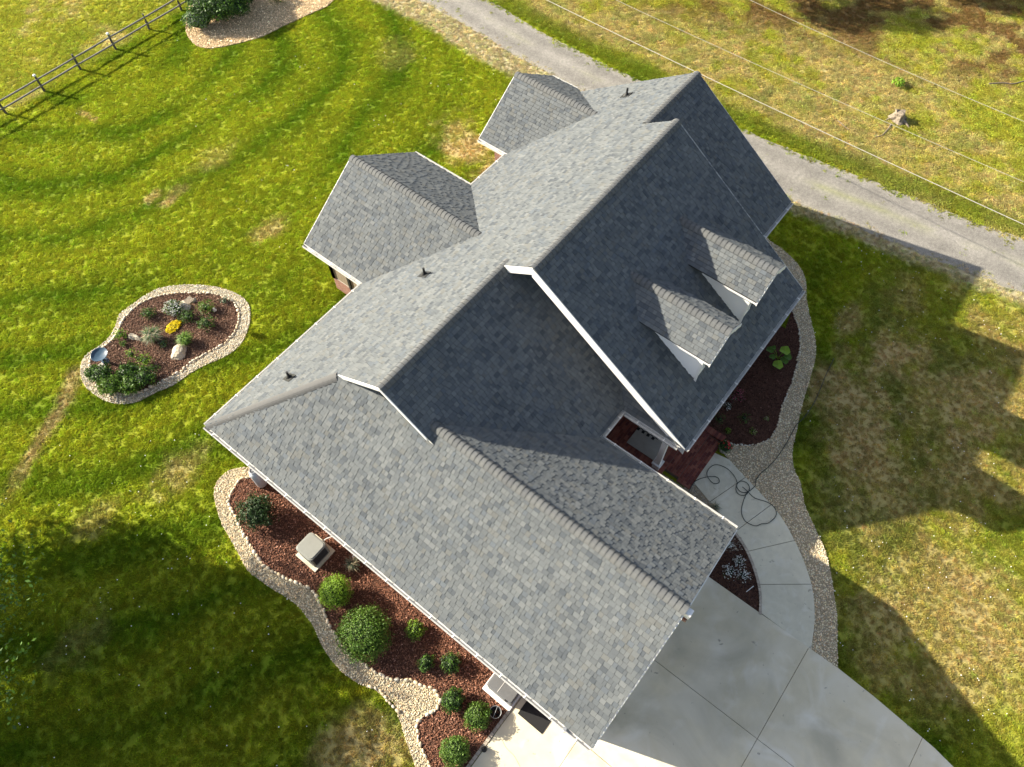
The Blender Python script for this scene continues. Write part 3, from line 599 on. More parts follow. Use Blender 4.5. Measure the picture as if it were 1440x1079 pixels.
# ridge caps
capm = {}
def capmesh(tan, L_):
    if (tan, L_) in capm: return capm[(tan, L_)]
    mb = MB(); hw = .155
    for sgn in (1, -1):
        pr = [(0, .056), (.06, .050), (.115, .052 - .065 * tan), (.17, .058 - .17 * tan)]
        for (y0, z0), (y1, z1) in zip(pr[:-1], pr[1:]):
            a = [(0, sgn * y0, z0), (0, sgn * y1, z1), (L_ - .009, sgn * y1, z1 - .014), (L_ - .009, sgn * y0, z0 - .014)]
            if sgn < 0: a = a[::-1]
            mb.slab(a, (0, 0, -.028))
    t = mb.build('ridge_cap', m_shing_o); bm = bmesh.new(); bm.from_mesh(t.data); bmesh.ops.recalc_face_normals(bm, faces=bm.faces); bm.to_mesh(t.data); bm.free()
    capm[(tan, L_)] = t.data; bpy.data.objects.remove(t); return capm[(tan, L_)]
rc = random.Random(5)
def ridge(a, b, tan=TA, parent=None, name='ridge', L_=.165, k=1.0):
    a, b = Vector(a), Vector(b); d = b - a; n = int(d.length / L_); x = d.normalized(); y = Vector((0, 0, 1)).cross(x).normalized(); z = x.cross(y)
    r = empty(name, (0, 0, 0), parent=parent or house)
    for i in range(n):
        o = bpy.data.objects.new('ridge_cap', capmesh(tan, L_)); COL.objects.link(o); p = a + x * (i * d.length / n) - Vector((12, 7, 0))
        mt = Matrix((x, y, z)).transposed().to_4x4(); mt.translation = p; o.parent = r; o.matrix_local = mt
        c = rc.choice(PALX); o.color = tuple(.100 * .6 + v * .4 for v in c) + (1,)
    return r
Z = lambda w: ZE + TA * (WREAR - w)
zG = ZE + TA * (UGR - UL)
ridge((UGR, WG - .02, zG), (UGR, 8.2, zG)); ridge((UA - .02, WA, zA), (UB + .3, WA, zA)); ridge((UB - .02, WB, Z(WB)), (UBR + .03, WB, Z(WB)))
ridge((UBR + .0, WC, Z(WC)), (UEND + .02, WC, Z(WC)))
for u, w, v in ((D1U, D1W, D1V), (D2U, D2W, D2V)): ridge((u, WREAR - w - .15, ZE + TA * w), (u, v + .02, ZE + TA * w))
for k, ud in enumerate((14.30, 17.27)): ridge((ud, 2.78, 5.72), (ud, 6.55, 5.72), .68 / .97, dormers[k])
hp = ridge((UL + .02, WREAR - .02, ZE - .032), (UA - .05, WH + .05, ZE + TA * (UA - UL) - .05), .47, L_=.165, name='hip')
for c in hp.children: c.color = tuple(.095 for _ in range(3)) + (1,)
# fascia, rake boards
def board(pts, off, name='fascia', m=m_white, par=None):
    mb = HB(); mb.slab(pts, off); o = mb.build(name, m, par)
    bm = bmesh.new(); bm.from_mesh(o.data); bmesh.ops.recalc_face_normals(bm, faces=bm.faces); bm.to_mesh(o.data); bm.free(); return o
def rake(u, w0, z0, w1, z1, sx, drop=.22, lift=-.01):     # rake board on a plane of constant u
    board([(u, w0, z0 + lift), (u, w1, z1 + lift), (u, w1, z1 - drop), (u, w0, z0 - drop)], (sx * .028, 0, 0), 'rake_board')
rake(UB - .001, 2.10, EB, WB, Z(WB), -1, .40, .004); rake(UB - .001, WB, Z(WB), WA + .05, zA - .03, -1, .30, .004)
rake(UA - .001, WH + .05, Z(WH) - .03, WA, zA, -1, .15, .006); rake(UA - .001, WA, zA, 7.92, zA - TF * (WA - 7.92), -1, .15, .006)
rake(UEND + .001, WREAR, ZE, WC, Z(WC), 1); rake(UEND + .001, WC, Z(WC), 4.46, EC, 1); rake(UBR + .001, 2.10, EB, WB, Z(WB), 1); rake(UBR + .001, WB, Z(WB), WC - .1, zA, 1)
for u, w, v in ((D1U, D1W, D1V), (D2U, D2W, D2V)):
    for sx in (-1, 1): board([(u, v + .001, ZE + TA * w - .01), (u + sx * w, v + .001, ZE - .01), (u + sx * w, v + .001, ZE - .2), (u, v + .001, ZE + TA * w - .2)], (0, .028, 0), 'rake_board')
for sx, uu in ((-1, UL), (1, UR)): board([(UGR, WG - .001, zG - .01), (uu, WG - .001, ZE - .01), (uu, WG - .001, ZE - .2), (UGR, WG - .001, zG - .2)], (0, -.028, 0), 'rake_board')
# gutters with straps
def gutter(a, b, out, z=ZE, gap=.0):
    a, b, o = Vector((*a, z)), Vector((*b, z)), Vector((*out, 0)); up = Vector((0, 0, 1)); t = .006
    mb = HB()
    for p0, p1, q in ((.004, .01, (-.13, -.03)), (.01, .105, (-.13, -.122)), (.105, .113, (-.122, -.035)), (.09, .125, (-.045, -.035))):
        A_, B_ = a + o * p0, b + o * p0
        mb.slab([a + o * p0 + up * q[1], b + o * p0 + up * q[1], b + o * p1 + up * q[1], a + o * p1 + up * q[1]], (0, 0, q[0] - q[1]))
    for e in (a, b):
        dr = (b - a).normalized() * (.004 if e is a else -.004)
        mb.slab([e + o * .01 + up * -.13, e + o * .11 + up * -.13, e + o * .11 + up * -.04, e + o * .01 + up * -.04], dr)
    g = mb.build('gutter', m_gut)
    bm = bmesh.new(); bm.from_mesh(g.data); bmesh.ops.recalc_face_normals(bm, faces=bm.faces); bm.to_mesh(g.data); bm.free()
    n = max(2, int((b - a).length / .85))
    for i in range(n):
        p = a + (b - a) * ((i + .5) / n); d = (b - a).normalized() * .018
        m2 = HB(); m2.slab([p - d + up * -.022, p + d + up * -.022, p + d + o * .13 + up * -.022, p - d + o * .13 + up * -.022], (0, 0, -.014)); s_ = m2.build('strap', m_white, g)
    return g
gutter((UL, WREAR), (UL, WG + .02), (-1, 0)); gutter((UR, 4.46), (UR, WG + .02), (1, 0)); gutter((UR + .12, 4.47), (11.50, 4.47), (0, -1), z=EA)
gutter((UL, WREAR), (D1U - D1W, WREAR), (0, 1)); gutter((D1U + D1W, WREAR), (D2U - D2W, WREAR), (0, 1))
gutter((UB, 2.10), (UBR, 2.10), (0, -1), z=EB); gutter((UBR + .03, 4.46), (UEND, 4.46), (0, -1), z=EC); gutter((11.51, 4.34), (11.51, 2.3), (-1, 0))
for u, w, v in ((D1U, D1W, D1V), (D2U, D2W, D2V)): gutter((u - w, v), (u - w, WREAR + .12), (-1, 0)); gutter((u + w, v), (u + w, WREAR + .12), (1, 0))
# walls
def wallprism(poly, z0, z1, name='wall', m=m_wall):
    mb = HB(); mb.prism([(p[0], p[1]) for p in poly], z0, z1); o = mb.build(name, m)
    bm = bmesh.new(); bm.from_mesh(o.data); bmesh.ops.triangulate(bm, faces=[f for f in bm.faces if len(f.verts) > 4]); bmesh.ops.recalc_face_normals(bm, faces=bm.faces); bm.to_mesh(o.data); bm.free(); return o
wallprism(HOUSE, -.1, 2.90); wallprism([(10.45, 14.46), (10.45, 17.5), (15.8, 17.5), (15.8, 14.46)], -.1, .75); wallprism([(18.95, 14.46), (18.95, 15.95), (22.85, 15.95), (22.85, 14.46)], -.1, 2.88)
def gable(axis, c, lo, hi, mid, zt, m, name='gable_wall', zb=2.88, thick=.1, half=None):
    pts = [(lo, zb), (hi, zb), (mid, zt)]
    mb = HB(); P = [((c, a, z) if axis == 'u' else (a, c, z)) for a, z in pts]; mb.slab(P, (thick, 0, 0) if axis == 'u' else (0, thick, 0)); return mb.build(name, m)
gable('u', 6.50, 4.9, WREAR - .45, WA - .1, zA - .2, m_siding); gable('u', UEND - .5, 4.9, WREAR - .45, WC, Z(WC) - .2, m_siding)
board([(12.15, 2.55, 2.75), (12.15, 2.55, 2.92), (12.15, WB, Z(WB) - .2), (12.15, 13.6, Z(13.6) - .2), (12.15, 13.6, 2.75)], (.08, 0, 0), 'gable_wall', m_siding)
board([(19.3, 2.6, 2.88), (19.3, WB, Z(WB) - .2), (19.3, 13.6, Z(13.6) - .2), (19.3, 13.6, 2.88)], (-.1, 0, 0), 'gable_wall', m_siding)
gable('w', -.1, UL + .45, 9.77, UGR, zG - .2, m_wall); gable('w', 17.4, 10.45, 15.8, D1U, ZE + TA * D1W - .22, m_siding, zb=2.7); gable('w', 15.85, 18.95, 22.85, D2U, ZE + TA * D2W - .22, m_siding)
# screened rear porch under the larger cross gable: posts, tan screens, brick knee wall
m_screen = mat('tan_screen', (.22, .18, .13), .8, noise=[(40, .2)])
for (a, b) in (((10.47, 14.5), (10.47, 17.46)), ((15.78, 14.5), (15.78, 17.46)), ((10.47, 17.46), (15.78, 17.46))):
    a, b = Vector((*a, 0)), Vector((*b, 0)); n = 3 if a.x == b.x else 5; d = (b - a)
    for i in range(n + 1):
        p = a + d * (i / n); mb = HB(); mb.box((p.x - .06, p.y - .06, .74), (p.x + .06, p.y + .06, 2.72)); mb.build('post', m_plastic)
    for i in range(n * 6):
        p = a + d * ((i + .5) / (n * 6)); mb = HB(); t = d.normalized(); h = d.length / n / 12 - .006
        mb.slab([p - t * h + Vector((0, 0, .78)), p + t * h + Vector((0, 0, .78)), p + t * h + Vector((0, 0, 2.7)), p - t * h + Vector((0, 0, 2.7))], t.cross(Vector((0, 0, 1))) * .02); mb.build('screen_board', m_screen)
wallprism([(10.5, 14.5), (10.5, 17.42), (15.75, 17.42), (15.75, 14.5)], 2.62, 2.70, 'porch_ceiling', m_white)
wallprism([(9.9, 2.45), (14.3, 2.45), (14.3, 4.88), (9.9, 4.88)], 2.66, 2.74, 'porch_ceiling', m_white) if False else None
wallprism([(12.16, 2.45), (14.3, 2.45), (14.3, 4.88), (12.16, 4.88)], 2.66, 2.74, 'porch_ceiling', m_white)
# garage doors in the gable end, windows, front door
for u0 in (3.5, 6.7):
    g = empty('garage_door', (0, 0, 0), parent=house)
    for q in range(4):
        mb = HB(); mb.box((u0, -.16, .06 + q * .53), (u0 + 2.6, -.09, .57 + q * .53)); mb.build('door_panel', m_white, g)
for (x0, y0, x1, y1) in ((15.0, 2.57, 16.2, 2.61), (17.2, 2.57, 18.4, 2.61), (20.6, 4.87, 21.8, 4.91), (22.84, 7, 22.88, 8.1), (22.84, 11, 22.88, 12.1), (3.0, 6, 3.05, 7), (3.0, 11.2, 3.05, 12.1), (5.5, 14.46, 6.6, 14.5), (8, 14.46, 9.1, 14.5), (17, 14.46, 18.1, 14.5)):
    wf = HB(); wf.box((x0 - .02, y0 - .02, 1.0), (x1 + .02, y1 + .02, 2.3)); f = wf.build('window', m_white)
    g = MB(); dx, dy = (x1 - x0), (y1 - y0); ex = .05 if dx > dy else -.035; ey = .05 if dy > dx else -.035
    pn = HB(); pn.box((x0 + ex, y0 + ey, 1.06), (x1 - ex, y1 - ey, 1.62)); pn.box((x0 + ex, y0 + ey, 1.67), (x1 - ex, y1 - ey, 2.24)); pn.build('pane', m_glass, f)
mb = HB(); mb.box((10.6, 4.84, .3), (11.55, 4.9, 2.35)); fd = mb.build('front_door', m_plastic); mb = HB(); mb.blob((11.45, 4.80, 1.3), (.03, .03, .03)); mb.build('handle', m_metal, fd)
# porch: bricks laid as bricks
def bricks(mb, x0, y0, x1, y1, z0, z1, bl=.20, bw=.095, rowdir='x', r=random.Random(3), dark=1.0):
    nr = max(1, round(((y1 - y0) if rowdir == 'x' else (x1 - x0)) / bw)); s = ((y1 - y0) if rowdir == 'x' else (x1 - x0)) / nr
    for i in range(nr):
        a = (x0 if rowdir == 'x' else y0) - (bl / 2 if i % 2 else 0); end = x1 if rowdir == 'x' else y1; st_ = x0 if rowdir == 'x' else y0
        while a < end - .01:
            p, q = max(a, st_), min(a + bl, end)
            if q - p > .03:
                c = r.choice(((.16, .048, .034), (.20, .062, .042), (.12, .036, .030), (.23, .085, .058))); fv = r.uniform(.85, 1.15); c = tuple(v * dark * fv for v in c); zz = z1 + r.uniform(-.002, .002)
                if rowdir == 'x': mb.box((p + .004, y0 + i * s + .004, z0), (q - .004, y0 + (i + 1) * s - .004, zz), 0, c)
                else: mb.box((x0 + i * s + .004, p + .004, z0), (x0 + (i + 1) * s - .004, q - .004, zz), 0, c)
            a += bl
porch = empty('porch', (0, 0, 0), parent=house)
mb = HB(); mb.box((10.05, 2.5, -.1), (14.16, 4.86, .315)); mb.box((11.85, 1.96, -.1), (14.27, 2.5, .175)); mb.box((11.75, 1.44, -.1), (14.22, 1.95, .055)); mb.build('mortar_bed', m_mortar, porch)
mb = HB(); bricks(mb, 10.05, 2.66, 14.16, 4.86, .28, .33, rowdir='x'); bricks(mb, 10.05, 2.48, 14.16, 2.655, .20, .335, .095, .175, 'x')
bricks(mb, 11.85, 1.94, 14.0, 2.47, .12, .19, rowdir='x'); bricks(mb, 11.75, 1.42, 14.0, 1.93, .03, .072, rowdir='x'); bricks(mb, 14.005, 1.42, 14.27, 2.47, .1, .21, .095, .26, 'y')
bricks(mb, 11.85, 1.95, 14.0, 2.03, .0, .194, .2, .08, 'x'); tag(mb.build('bricks', m_brick, porch), kind='stuff')
mb = HB(); mb.box((11.78, 2.86, .336), (12.80, 4.12, .350)); rug = mb.build('rug', m_rug, porch, bevel=.004)
mb = HB()
for i in range(3):
    for j in range(8):
        if (i + j) % 2: mb.box((12.44 + i * .12, 3.30 + j * .105, .3505), (12.56 + i * .12, 3.405 + j * .105, .3545))
mb.build('check_pattern', m_black, rug)
col = empty('column', (0, 0, 0), parent=house)
mb = HB(); mb.box((11.54, 2.64, .33), (11.80, 2.90, .62)); mb.box((11.50, 2.60, .62), (11.84, 2.94, .67)); mb.build('plinth', m_white, col)
mb = HB(); mb.box((11.575, 2.675, .67), (11.765, 2.865, 2.50)); mb.build('shaft', m_white, col); mb = HB(); mb.box((11.52, 2.62, 2.50), (11.82, 2.92, 2.58)); mb.build('capital', m_white, col)
mb = HB(); mb.box((11.58, 2.66, 2.582), (11.80, 4.9, 2.70)); mb.box((11.802, 2.66, 2.582), (14.2, 2.88, 2.66)); mb.build('beam', m_white)
# downspouts, vent pipes, gable lamp
def spout(path):
    mb = HB(); mb.tube(path, .04, 4); return mb.build('downspout', m_gut)
spout([(UL - .06, .35, 2.66), (UL - .02, .33, 2.5), (WALLX - .06, .3, 2.3), (WALLX - .06, .3, .2), (WALLX - .3, .3, .08)]); spout([(UL - .06, 9.0, 2.66), (WALLX - .06, 9.0, 2.35), (WALLX - .06, 9.0, .2), (WALLX - .35, 9.0, .08)])
spout([(UBR - .2, 2.04, 2.66), (19.2, 2.53, 2.3), (19.2, 2.53, .15)]); spout([(3.2, WREAR + .06, 2.66), (3.3, 14.53, 2.3), (3.3, 14.53, .15)]); spout([(UR + .06, -.2, 2.66), (9.83, -.0, 2.35), (9.83, -.0, .15)])
mb = HB(); mb.tube([(UL - .055, .28, 2.64), (UL - .055, .28, 2.80)], [.045, .055], 8); mb.build('gutter_outlet', m_metal)
for (u, w) in ((10.82, 12.40), (5.31, 13.48), (22.25, 11.83)):
    z = Z(w); mb = HB(); mb.tube([(u, w, z - .1), (u, w, z + .34)], .042, 10); mb.tube([(u, w, z + .0), (u, w, z + .12)], [.13, .05], 10, 0)
    mb.slab([(u - .16, w + .2, z - TA * .2 + .03), (u - .16, w - .18, z + TA * .18 + .03), (u + .16, w - .18, z + TA * .18 + .03), (u + .16, w + .2, z - TA * .2 + .03)], (0, 0, -.02)); mb.build('vent_pipe', m_plastic)
mb = HB(); mb.box((UGR - .1, WG - .17, zG - .36), (UGR + .1, WG - .03, zG - .06)); mb.build('gable_trim', m_white); mb = HB(); mb.box((UGR - .16, WG - .15, zG - .5), (UGR + .08, WG - .035, zG - .362)); mb.build('gable_brick', m_wall)
# ================================================================== plants
def leaves(name, pts, nrm, size, m, parent=None, loc=(0, 0, 0), aspect=.55, jitter=.6, rng=RNG, bend=True):
    """one mesh of small pointed leaves; pts, nrm are (n,3)"""
    n = len(pts); nr = nrm + rng.normal(0, jitter, (n, 3)); nr /= np.linalg.norm(nr, axis=1)[:, None] + 1e-9
    t = np.cross(nr, rng.normal(0, 1, (n, 3))); t /= np.linalg.norm(t, axis=1)[:, None] + 1e-9; b = np.cross(nr, t)
    s = size * rng.uniform(.6, 1.3, (n, 1)); a = pts - t * s * .5; c = pts + t * s * .5 - nr * s * .15; l = pts + b * s * aspect * .5; r = pts - b * s * aspect * .5
    v = np.stack([a, l, c, r], 1).reshape(-1, 3); f = np.arange(4 * n).reshape(n, 4)
    me = bpy.data.meshes.new(name); me.vertices.add(4 * n); me.vertices.foreach_set('co', v.astype(np.float32).ravel())
    me.loops.add(4 * n); me.loops.foreach_set('vertex_index', f.ravel().astype(np.int32)); me.polygons.add(n)
    me.polygons.foreach_set('loop_start', np.arange(0, 4 * n, 4, dtype=np.int32)); me.polygons.foreach_set('loop_total', np.full(n, 4, np.int32)); me.update(calc_edges=True)
    for q in (m if isinstance(m, (list, tuple)) else [m]): me.materials.append(q)
    if isinstance(m, (list, tuple)): me.polygons.foreach_set('material_index', rng.integers(0, len(m), n).astype(np.int32))
    o = bpy.data.objects.new(name, me); COL.objects.link(o); o.location = loc
    if parent: o.parent = parent
    return o
def shrub(px, r, h, m, label, name='shrub', n=2600, leaf=.055, lump=.12, group=None, squash=1.0, core=.78, cat='shrub', loc=None, rough=.12):
    c = loc if loc is not None else G(*px); e = empty(name, (c.x, c.y, .03), label, cat, group)
    d = RNG.normal(0, 1, (n, 3)); d /= np.linalg.norm(d, axis=1)[:, None]; d[:, 2] = np.abs(d[:, 2]) * 1.0 - .25 * RNG.random(n); d /= np.linalg.norm(d, axis=1)[:, None]
    ph = RNG.uniform(0, 6.28, 6); fr = RNG.uniform(2, 5, 6)
    lum = 1 + lump * (np.sin(fr[0] * d[:, 0] * 2 + ph[0]) * np.sin(fr[1] * d[:, 1] * 2 + ph[1]) + .7 * np.sin(fr[2] * 2 * d[:, 2] + ph[2] + fr[3] * d[:, 0] * 2)) + RNG.normal(0, rough * .4, n)
    rad = (1 - RNG.random(n) ** 2 * .32) * lum; p = d * rad[:, None] * np.array([r, r * squash, h / 2]); p[:, 2] += h / 2 * .92; ok = p[:, 2] > .0
    leaves('foliage', p[ok], d[ok], leaf, m, e)
    mb = MB(); mb.blob((0, 0, h * .46), (r * core, r * core * squash, h * .46 * core), seg=14, rings=8, jit=.06); mb.build('dark_core', m_core, e, smooth=True)  # solid near-black core filling the shrub behind its leaves
    mb = MB(); mb.tube([(0, 0, -.05), (0, 0, h * .4)], .025, 6); mb.build('stem', m_bark, e)
    return e
GB = 'rounded shrubs in the bark bed along the garage'
shrub((367,728), .60, .95, m_leaf_dark, 'dark glossy loose shrub between the gas cylinder and the air conditioner', n=2400, leaf=.085, lump=.22, group=GB, core=.6, rough=.3)
shrub((476,838), .52, .95, m_leaf_lite, 'bright lime green clipped ball shrub below the air conditioner', n=4200, leaf=.05, lump=.06, group=GB, rough=.22)
shrub((516,897), .80, 1.05, [m_leaf_mid, m_leaf_olive], 'largest rounded green shrub of the bark bed', n=8000, leaf=.06, lump=.07, group=GB, rough=.25)
shrub((585,888), .30, .42, [m_leaf_olive, m_leaf_lite], 'small pale green shrub right of the largest shrub', n=900, leaf=.06, lump=.2, group=GB)
shrub((600,934), .27, .42, [m_leaf_mid, m_leaf_dark], 'small upright dark shrub left of its small twin in mid bed', n=800, leaf=.06, lump=.25, group=GB, squash=.8)
shrub((635,934), .31, .42, [m_leaf_mid, m_leaf_dark], 'small round dark shrub closest to the eave in mid bed', n=900, leaf=.06, lump=.2, group=GB)
shrub((638,987), .38, .6, [m_leaf_mid, m_leaf_dark], 'oval green shrub beside the tip of the gravel spur', n=2400, leaf=.05, lump=.1, group=GB, squash=.85)
shrub((672,1009), .41, .55, [m_leaf_mid, m_leaf_olive], 'green shrub next to the wire plant pot near the paver edging', n=2500, leaf=.05, lump=.12, group=GB)
shrub((641,1058), .44, .6, [m_leaf_mid, m_leaf_olive], 'round green shrub at the bottom edge of the bark bed', n=3000, leaf=.05, lump=.1, group=GB)
shrub((318,16), 1.75, 1.6, [m_leaf_dark, m_leaf_mid], 'big dark evergreen bush in the straw bed by the fence', n=15000, leaf=.11, lump=.08, cat='bush', name='bush')
shrub((284,38), .75, .9, [m_leaf_grey, m_leaf_mid], 'grey green bushy clump at the left foot of the big bush', n=2600, leaf=.08, lump=.2, cat='bush', name='bush')
shrub((392,2), .5, .6, [m_leaf_mid, m_leaf_lite], 'small light plant right of the big bush', n=500, leaf=.1, lump=.3, cat='bush', name='bush', core=.4)
GI = 'leafy shrubs massed at the low end of the island bed'
for px, r, h, m, lb in [((148,531), .38, .5, [m_leaf_mid, m_leaf_dark], 'leafy shrub beside the blue bird bath'), ((160,547), .42, .55, [m_leaf_mid, m_leaf_olive], 'lowest leafy shrub against the island stones'),
                    ((185,529), .38, .5, [m_leaf_dark, m_leaf_mid], 'dark leafy shrub in the middle of the island cluster'), ((187,547), .38, .5, [m_leaf_mid, m_leaf_olive], 'bright leafy shrub at the bottom of the island cluster'),
                    ((207,536), .46, .55, [m_leaf_dark, m_leaf_mid], 'rightmost dark leafy shrub of the island cluster'), ((135,528), .26, .35, [m_leaf_dark, m_leaf_mid], 'small leafy shrub at the left tip of the island bed')]:
    shrub(px, r, h, m, lb, n=1100, leaf=.085, lump=.25, group=GI, core=.6, rough=.25)
GP_ = 'small perennials spread over the island bed'
for px, r, h, m, lb, n in [((188,503), .22, .4, [m_leaf_lite, m_leaf_mid], 'thin young sprig above the middle island shrub', 160), ((208,512), .28, .45, [m_leaf_lite, m_leaf_mid], 'loose yellowish sprig above the rightmost island shrub', 260),
                           ((211,444), .27, .3, [m_leaf_mid, m_leaf_dark], 'small green plant near the upper left island stones', 420), ((265,449), .30, .32, [m_leaf_mid, m_leaf_dark], 'green mound right of the yellow flowers', 500),
                           ((292,436), .32, .35, [m_leaf_mid, m_leaf_olive], 'green mound beside the small white ornament', 520), ((293,459), .34, .38, [m_leaf_mid, m_leaf_dark], 'green mound near the inner stones on the right of the island', 560),
                           ((172,474), .24, .3, [m_leaf_lite, m_leaf_mid], 'small bright plant left of the curved stone', 260), ((175,486), .14, .2, [m_leaf_mid], 'tiny sprout below the bright plant and curved stone', 90),
                           ((317,425), .18, .2, [m_leaf_grey], 'tiny grey sprig near the top right of the island', 80), ((232,486), .17, .18, [m_leaf_grey, m_leaf_mid], 'little plant below the ornamental grass', 110)]:
    shrub(px, r, h, m, lb, name='perennial', n=n, leaf=.06, lump=.25, group=GP_, core=.45, cat='plant', rough=.3)
shrub((246,437), .40, .36, [m_leaf_mid, m_leaf_dark, m_wht], 'white variegated plant beside the flat pale stones', name='perennial', n=900, leaf=.06, core=.6, cat='plant')
shrub((245,461), .33, .12, [m_yel], 'low patch of bright yellow flowers in the island bed', name='yellow_flowers', n=900, leaf=.06, core=.7, cat='flowers', squash=.7)
shrub((1262,120), .30, .30, [m_leaf_lite], 'single bright green weed standing in the dry field', name='weed', n=160, leaf=.13, core=.3, cat='weed')
shrub((372,590), .01, .01, [m_leaf_mid], 'x', n=1) if False else None
def grassclump(px, r, h, m, label, n=420, loc=None, lean=.6):
    c = loc or G(*px); e = empty('ornamental_grass', (c.x, c.y, .03), label, 'grass'); mb = MB(); rr = random.Random(int(c.x * 100))
    for i in range(n):
        q = rr.uniform(0, 6.28); l = rr.uniform(.4, 1) * r; hh = h * rr.uniform(.55, 1); w = .007; d = Vector((math.cos(q), math.sin(q), 0)); sd = Vector((-d.y, d.x, 0)) * w; o = Vector((rr.gauss(0, r * .15), rr.gauss(0, r * .15), 0))
        a, b, t = o, o + d * l * .4 + Vector((0, 0, hh * .8)), o + d * l + Vector((0, 0, hh * rr.uniform(.5, .9))); mi = rr.randrange(len(m))
        mb.poly([a - sd, a + sd, b + sd, b - sd], mi); mb.poly([b - sd, b + sd, t], mi)
    mb.build('blades', m, e); return e
grassclump((218,478), .48, .55, [m_leaf_grey, m_leaf_mid, m_straw_b], 'blue green fountain grass with tan plumes in the island bed', 620)
grassclump((263,482), .38, .5, [m_leaf_mid, m_leaf_mid, m_leaf_lite], 'bright green grass tuft above the big pale boulder', 460)
grassclump((496,796), .34, .4, [m_straw_b, m_leaf_grey], 'wispy dry grass under the eave right of the air conditioner', 170)
grassclump((1004,716), .25, .25, [m_straw_b, m_leaf_grey], 'withered grass clump beside the curved walk under the eave', 120)
# front bed
lf = empty('squash_plant', (G(1093,505).x, G(1093,505).y, .03), 'broad leaved squash plant alone in the dark front bed', 'plant'); c0 = G(1093, 505)
for px, s_, h in [((1083,492), .15, .34), ((1086,502), .12, .28), ((1104,493), .20, .38), ((1108,502), .15, .30), ((1103,507), .16, .26), ((1094,513), .20, .30), ((1088,489), .09, .36)]:
    p = G(*px, h) - Vector((c0.x, c0.y, .03)); mb = MB(); k = 11; ring = [Vector((math.cos(q) * s_ * (1 + .14 * math.cos(3 * q)), math.sin(q) * s_ * (1 + .12 * math.cos(5 * q)), .03 * math.cos(2 * q))) for q in [2 * math.pi * i / k for i in range(k)]]
    for i in range(k): mb.poly([p + Vector((0, 0, -.03)), p + ring[i], p + ring[(i + 1) % k]])
    mb.build('leaf', m_leaf_lite if s_ > .18 else m_leaf_mid, lf, smooth=True); mb = MB(); mb.tube([(0, 0, 0), p * .5 + Vector((0, 0, .08)), p + Vector((0, 0, -.03))], .009, 5); mb.build('stalk', m_leaf_lite, lf)
GF = 'small flowering plants in the dark front bed'
for px, r, h, m, lb in [((1037,556), .17, .3, [m_pink, m_pink, m_leaf_dark], 'pink flowering plant near the front eave'), ((1041,563), .12, .2, [m_pink, m_leaf_dark], 'low pink bloom just below the pink flowering plant'),
                        ((1029,563), .15, .3, [m_leaf_grey, m_pink], 'pale pinkish stalks left of the pink flowers'), ((1022,574), .15, .25, [m_leaf_grey, m_wht, m_core], 'pale grey stalks under the eave below the pink flowers'),
                        ((1011,592), .20, .25, [m_leaf_dark, m_leaf_mid], 'dark green plant closest to the brick steps'), ((1045,590), .22, .25, [m_leaf_dark, m_leaf_mid], 'dark green plant in the middle of the front bed'),
                        ((1023,607), .11, .12, [m_leaf_olive, m_leaf_lite], 'tiny yellow green sprout at the left of the front bed'), ((1058,608), .14, .14, [m_leaf_lite, m_leaf_olive, m_straw_b], 'tiny pale sprout near the rounded tip of the front bed'), ((1077,590), .08, .1, [m_leaf_olive, m_straw_b], 'smallest yellow sprout near the gravel of the front bed')]:
    shrub(px, r, h, m, lb, name='bedding_plant', n=130, leaf=.05, lump=.3, group=GF, core=.35, cat='plant', rough=.4)
GW = 'white flower clumps in the wedge bed'
for px, r, lb in [((1037,791), .20, 'upper white flower clump nearest the eave corner'), ((1025,806), .24, 'fullest white flower clump on the left of the wedge bed'), ((1045,810), .22, 'white flower clump on the right of the wedge bed'), ((1024,768), .10, 'tiny white flower sprig right under the eave corner')]:
    shrub(px, r, .2, [m_wht, m_wht, m_leaf_dark], lb, name='white_flowers', n=170, leaf=.055, lump=.3, group=GW, core=.5, cat='flowers', rough=.3)
mb = MB(); a, b = G(1049, 833), G(1059, 825); mb.tube([a + Vector((0, 0, .05)), a.lerp(b, .5) + Vector((0, 0, .075)), b + Vector((0, 0, .06))], .012, 6); tag(mb.build('plant_stake', m_white), 'white plant stake lying in the wedge bed', 'stake')
# ================================================================== stones
edges = []
for k in range(6):
    r = random.Random(200 + k); mb = MB(); mb.blob((0, 0, 0), (.085, r.uniform(.052, .066), .04), seg=9, rings=5, jit=.1, rng=r); t = mb.build('stone', m_edge, smooth=True); edges.append(t.data); bpy.data.objects.remove(t)
re_ = random.Random(11)
def edging(line, label, step=.135, scale=1.0, base=(.54, .46, .34), name='stone_edging', closed=False, jitter=.015):
    c0 = line[0]; e = empty(name, (c0.x, c0.y, 0), label, 'edging'); P = list(line) + ([line[0]] if closed else []); d = 0; nxt = 0
    for a, b in zip(P[:-1], P[1:]):
        L_ = (b - a).length; x = (b - a).normalized()
        while nxt <= d + L_:
            p = a + x * (nxt - d); y = p.y; s_ = scale * re_.uniform(.72, 1.15)
            if hull_mask(np.array([p.x]), np.array([p.y]))[0]:
                o = bpy.data.objects.new('stone', re_.choice(edges)); COL.objects.link(o); o.parent = e
                o.location = (p.x - c0.x + re_.gauss(0, jitter), p.y - c0.y + re_.gauss(0, jitter), .05); o.rotation_euler = (re_.gauss(0, .1), re_.gauss(0, .1), math.atan2(x.y, x.x) + re_.gauss(0, .35)); o.scale = (s_, s_ * re_.uniform(.8, 1.1), s_)
                v = re_.uniform(.7, 1.25); w = re_.uniform(-.04, .05); o.color = (min(.75, base[0] * v + w), base[1] * v, (base[2] - w) * v, 1)
            nxt += step * s_ / scale * re_.uniform(.95, 1.15)
        d += L_
    return e
edging(IB, 'pale cobbles edging the bark bed along the garage', .155, 1.0)
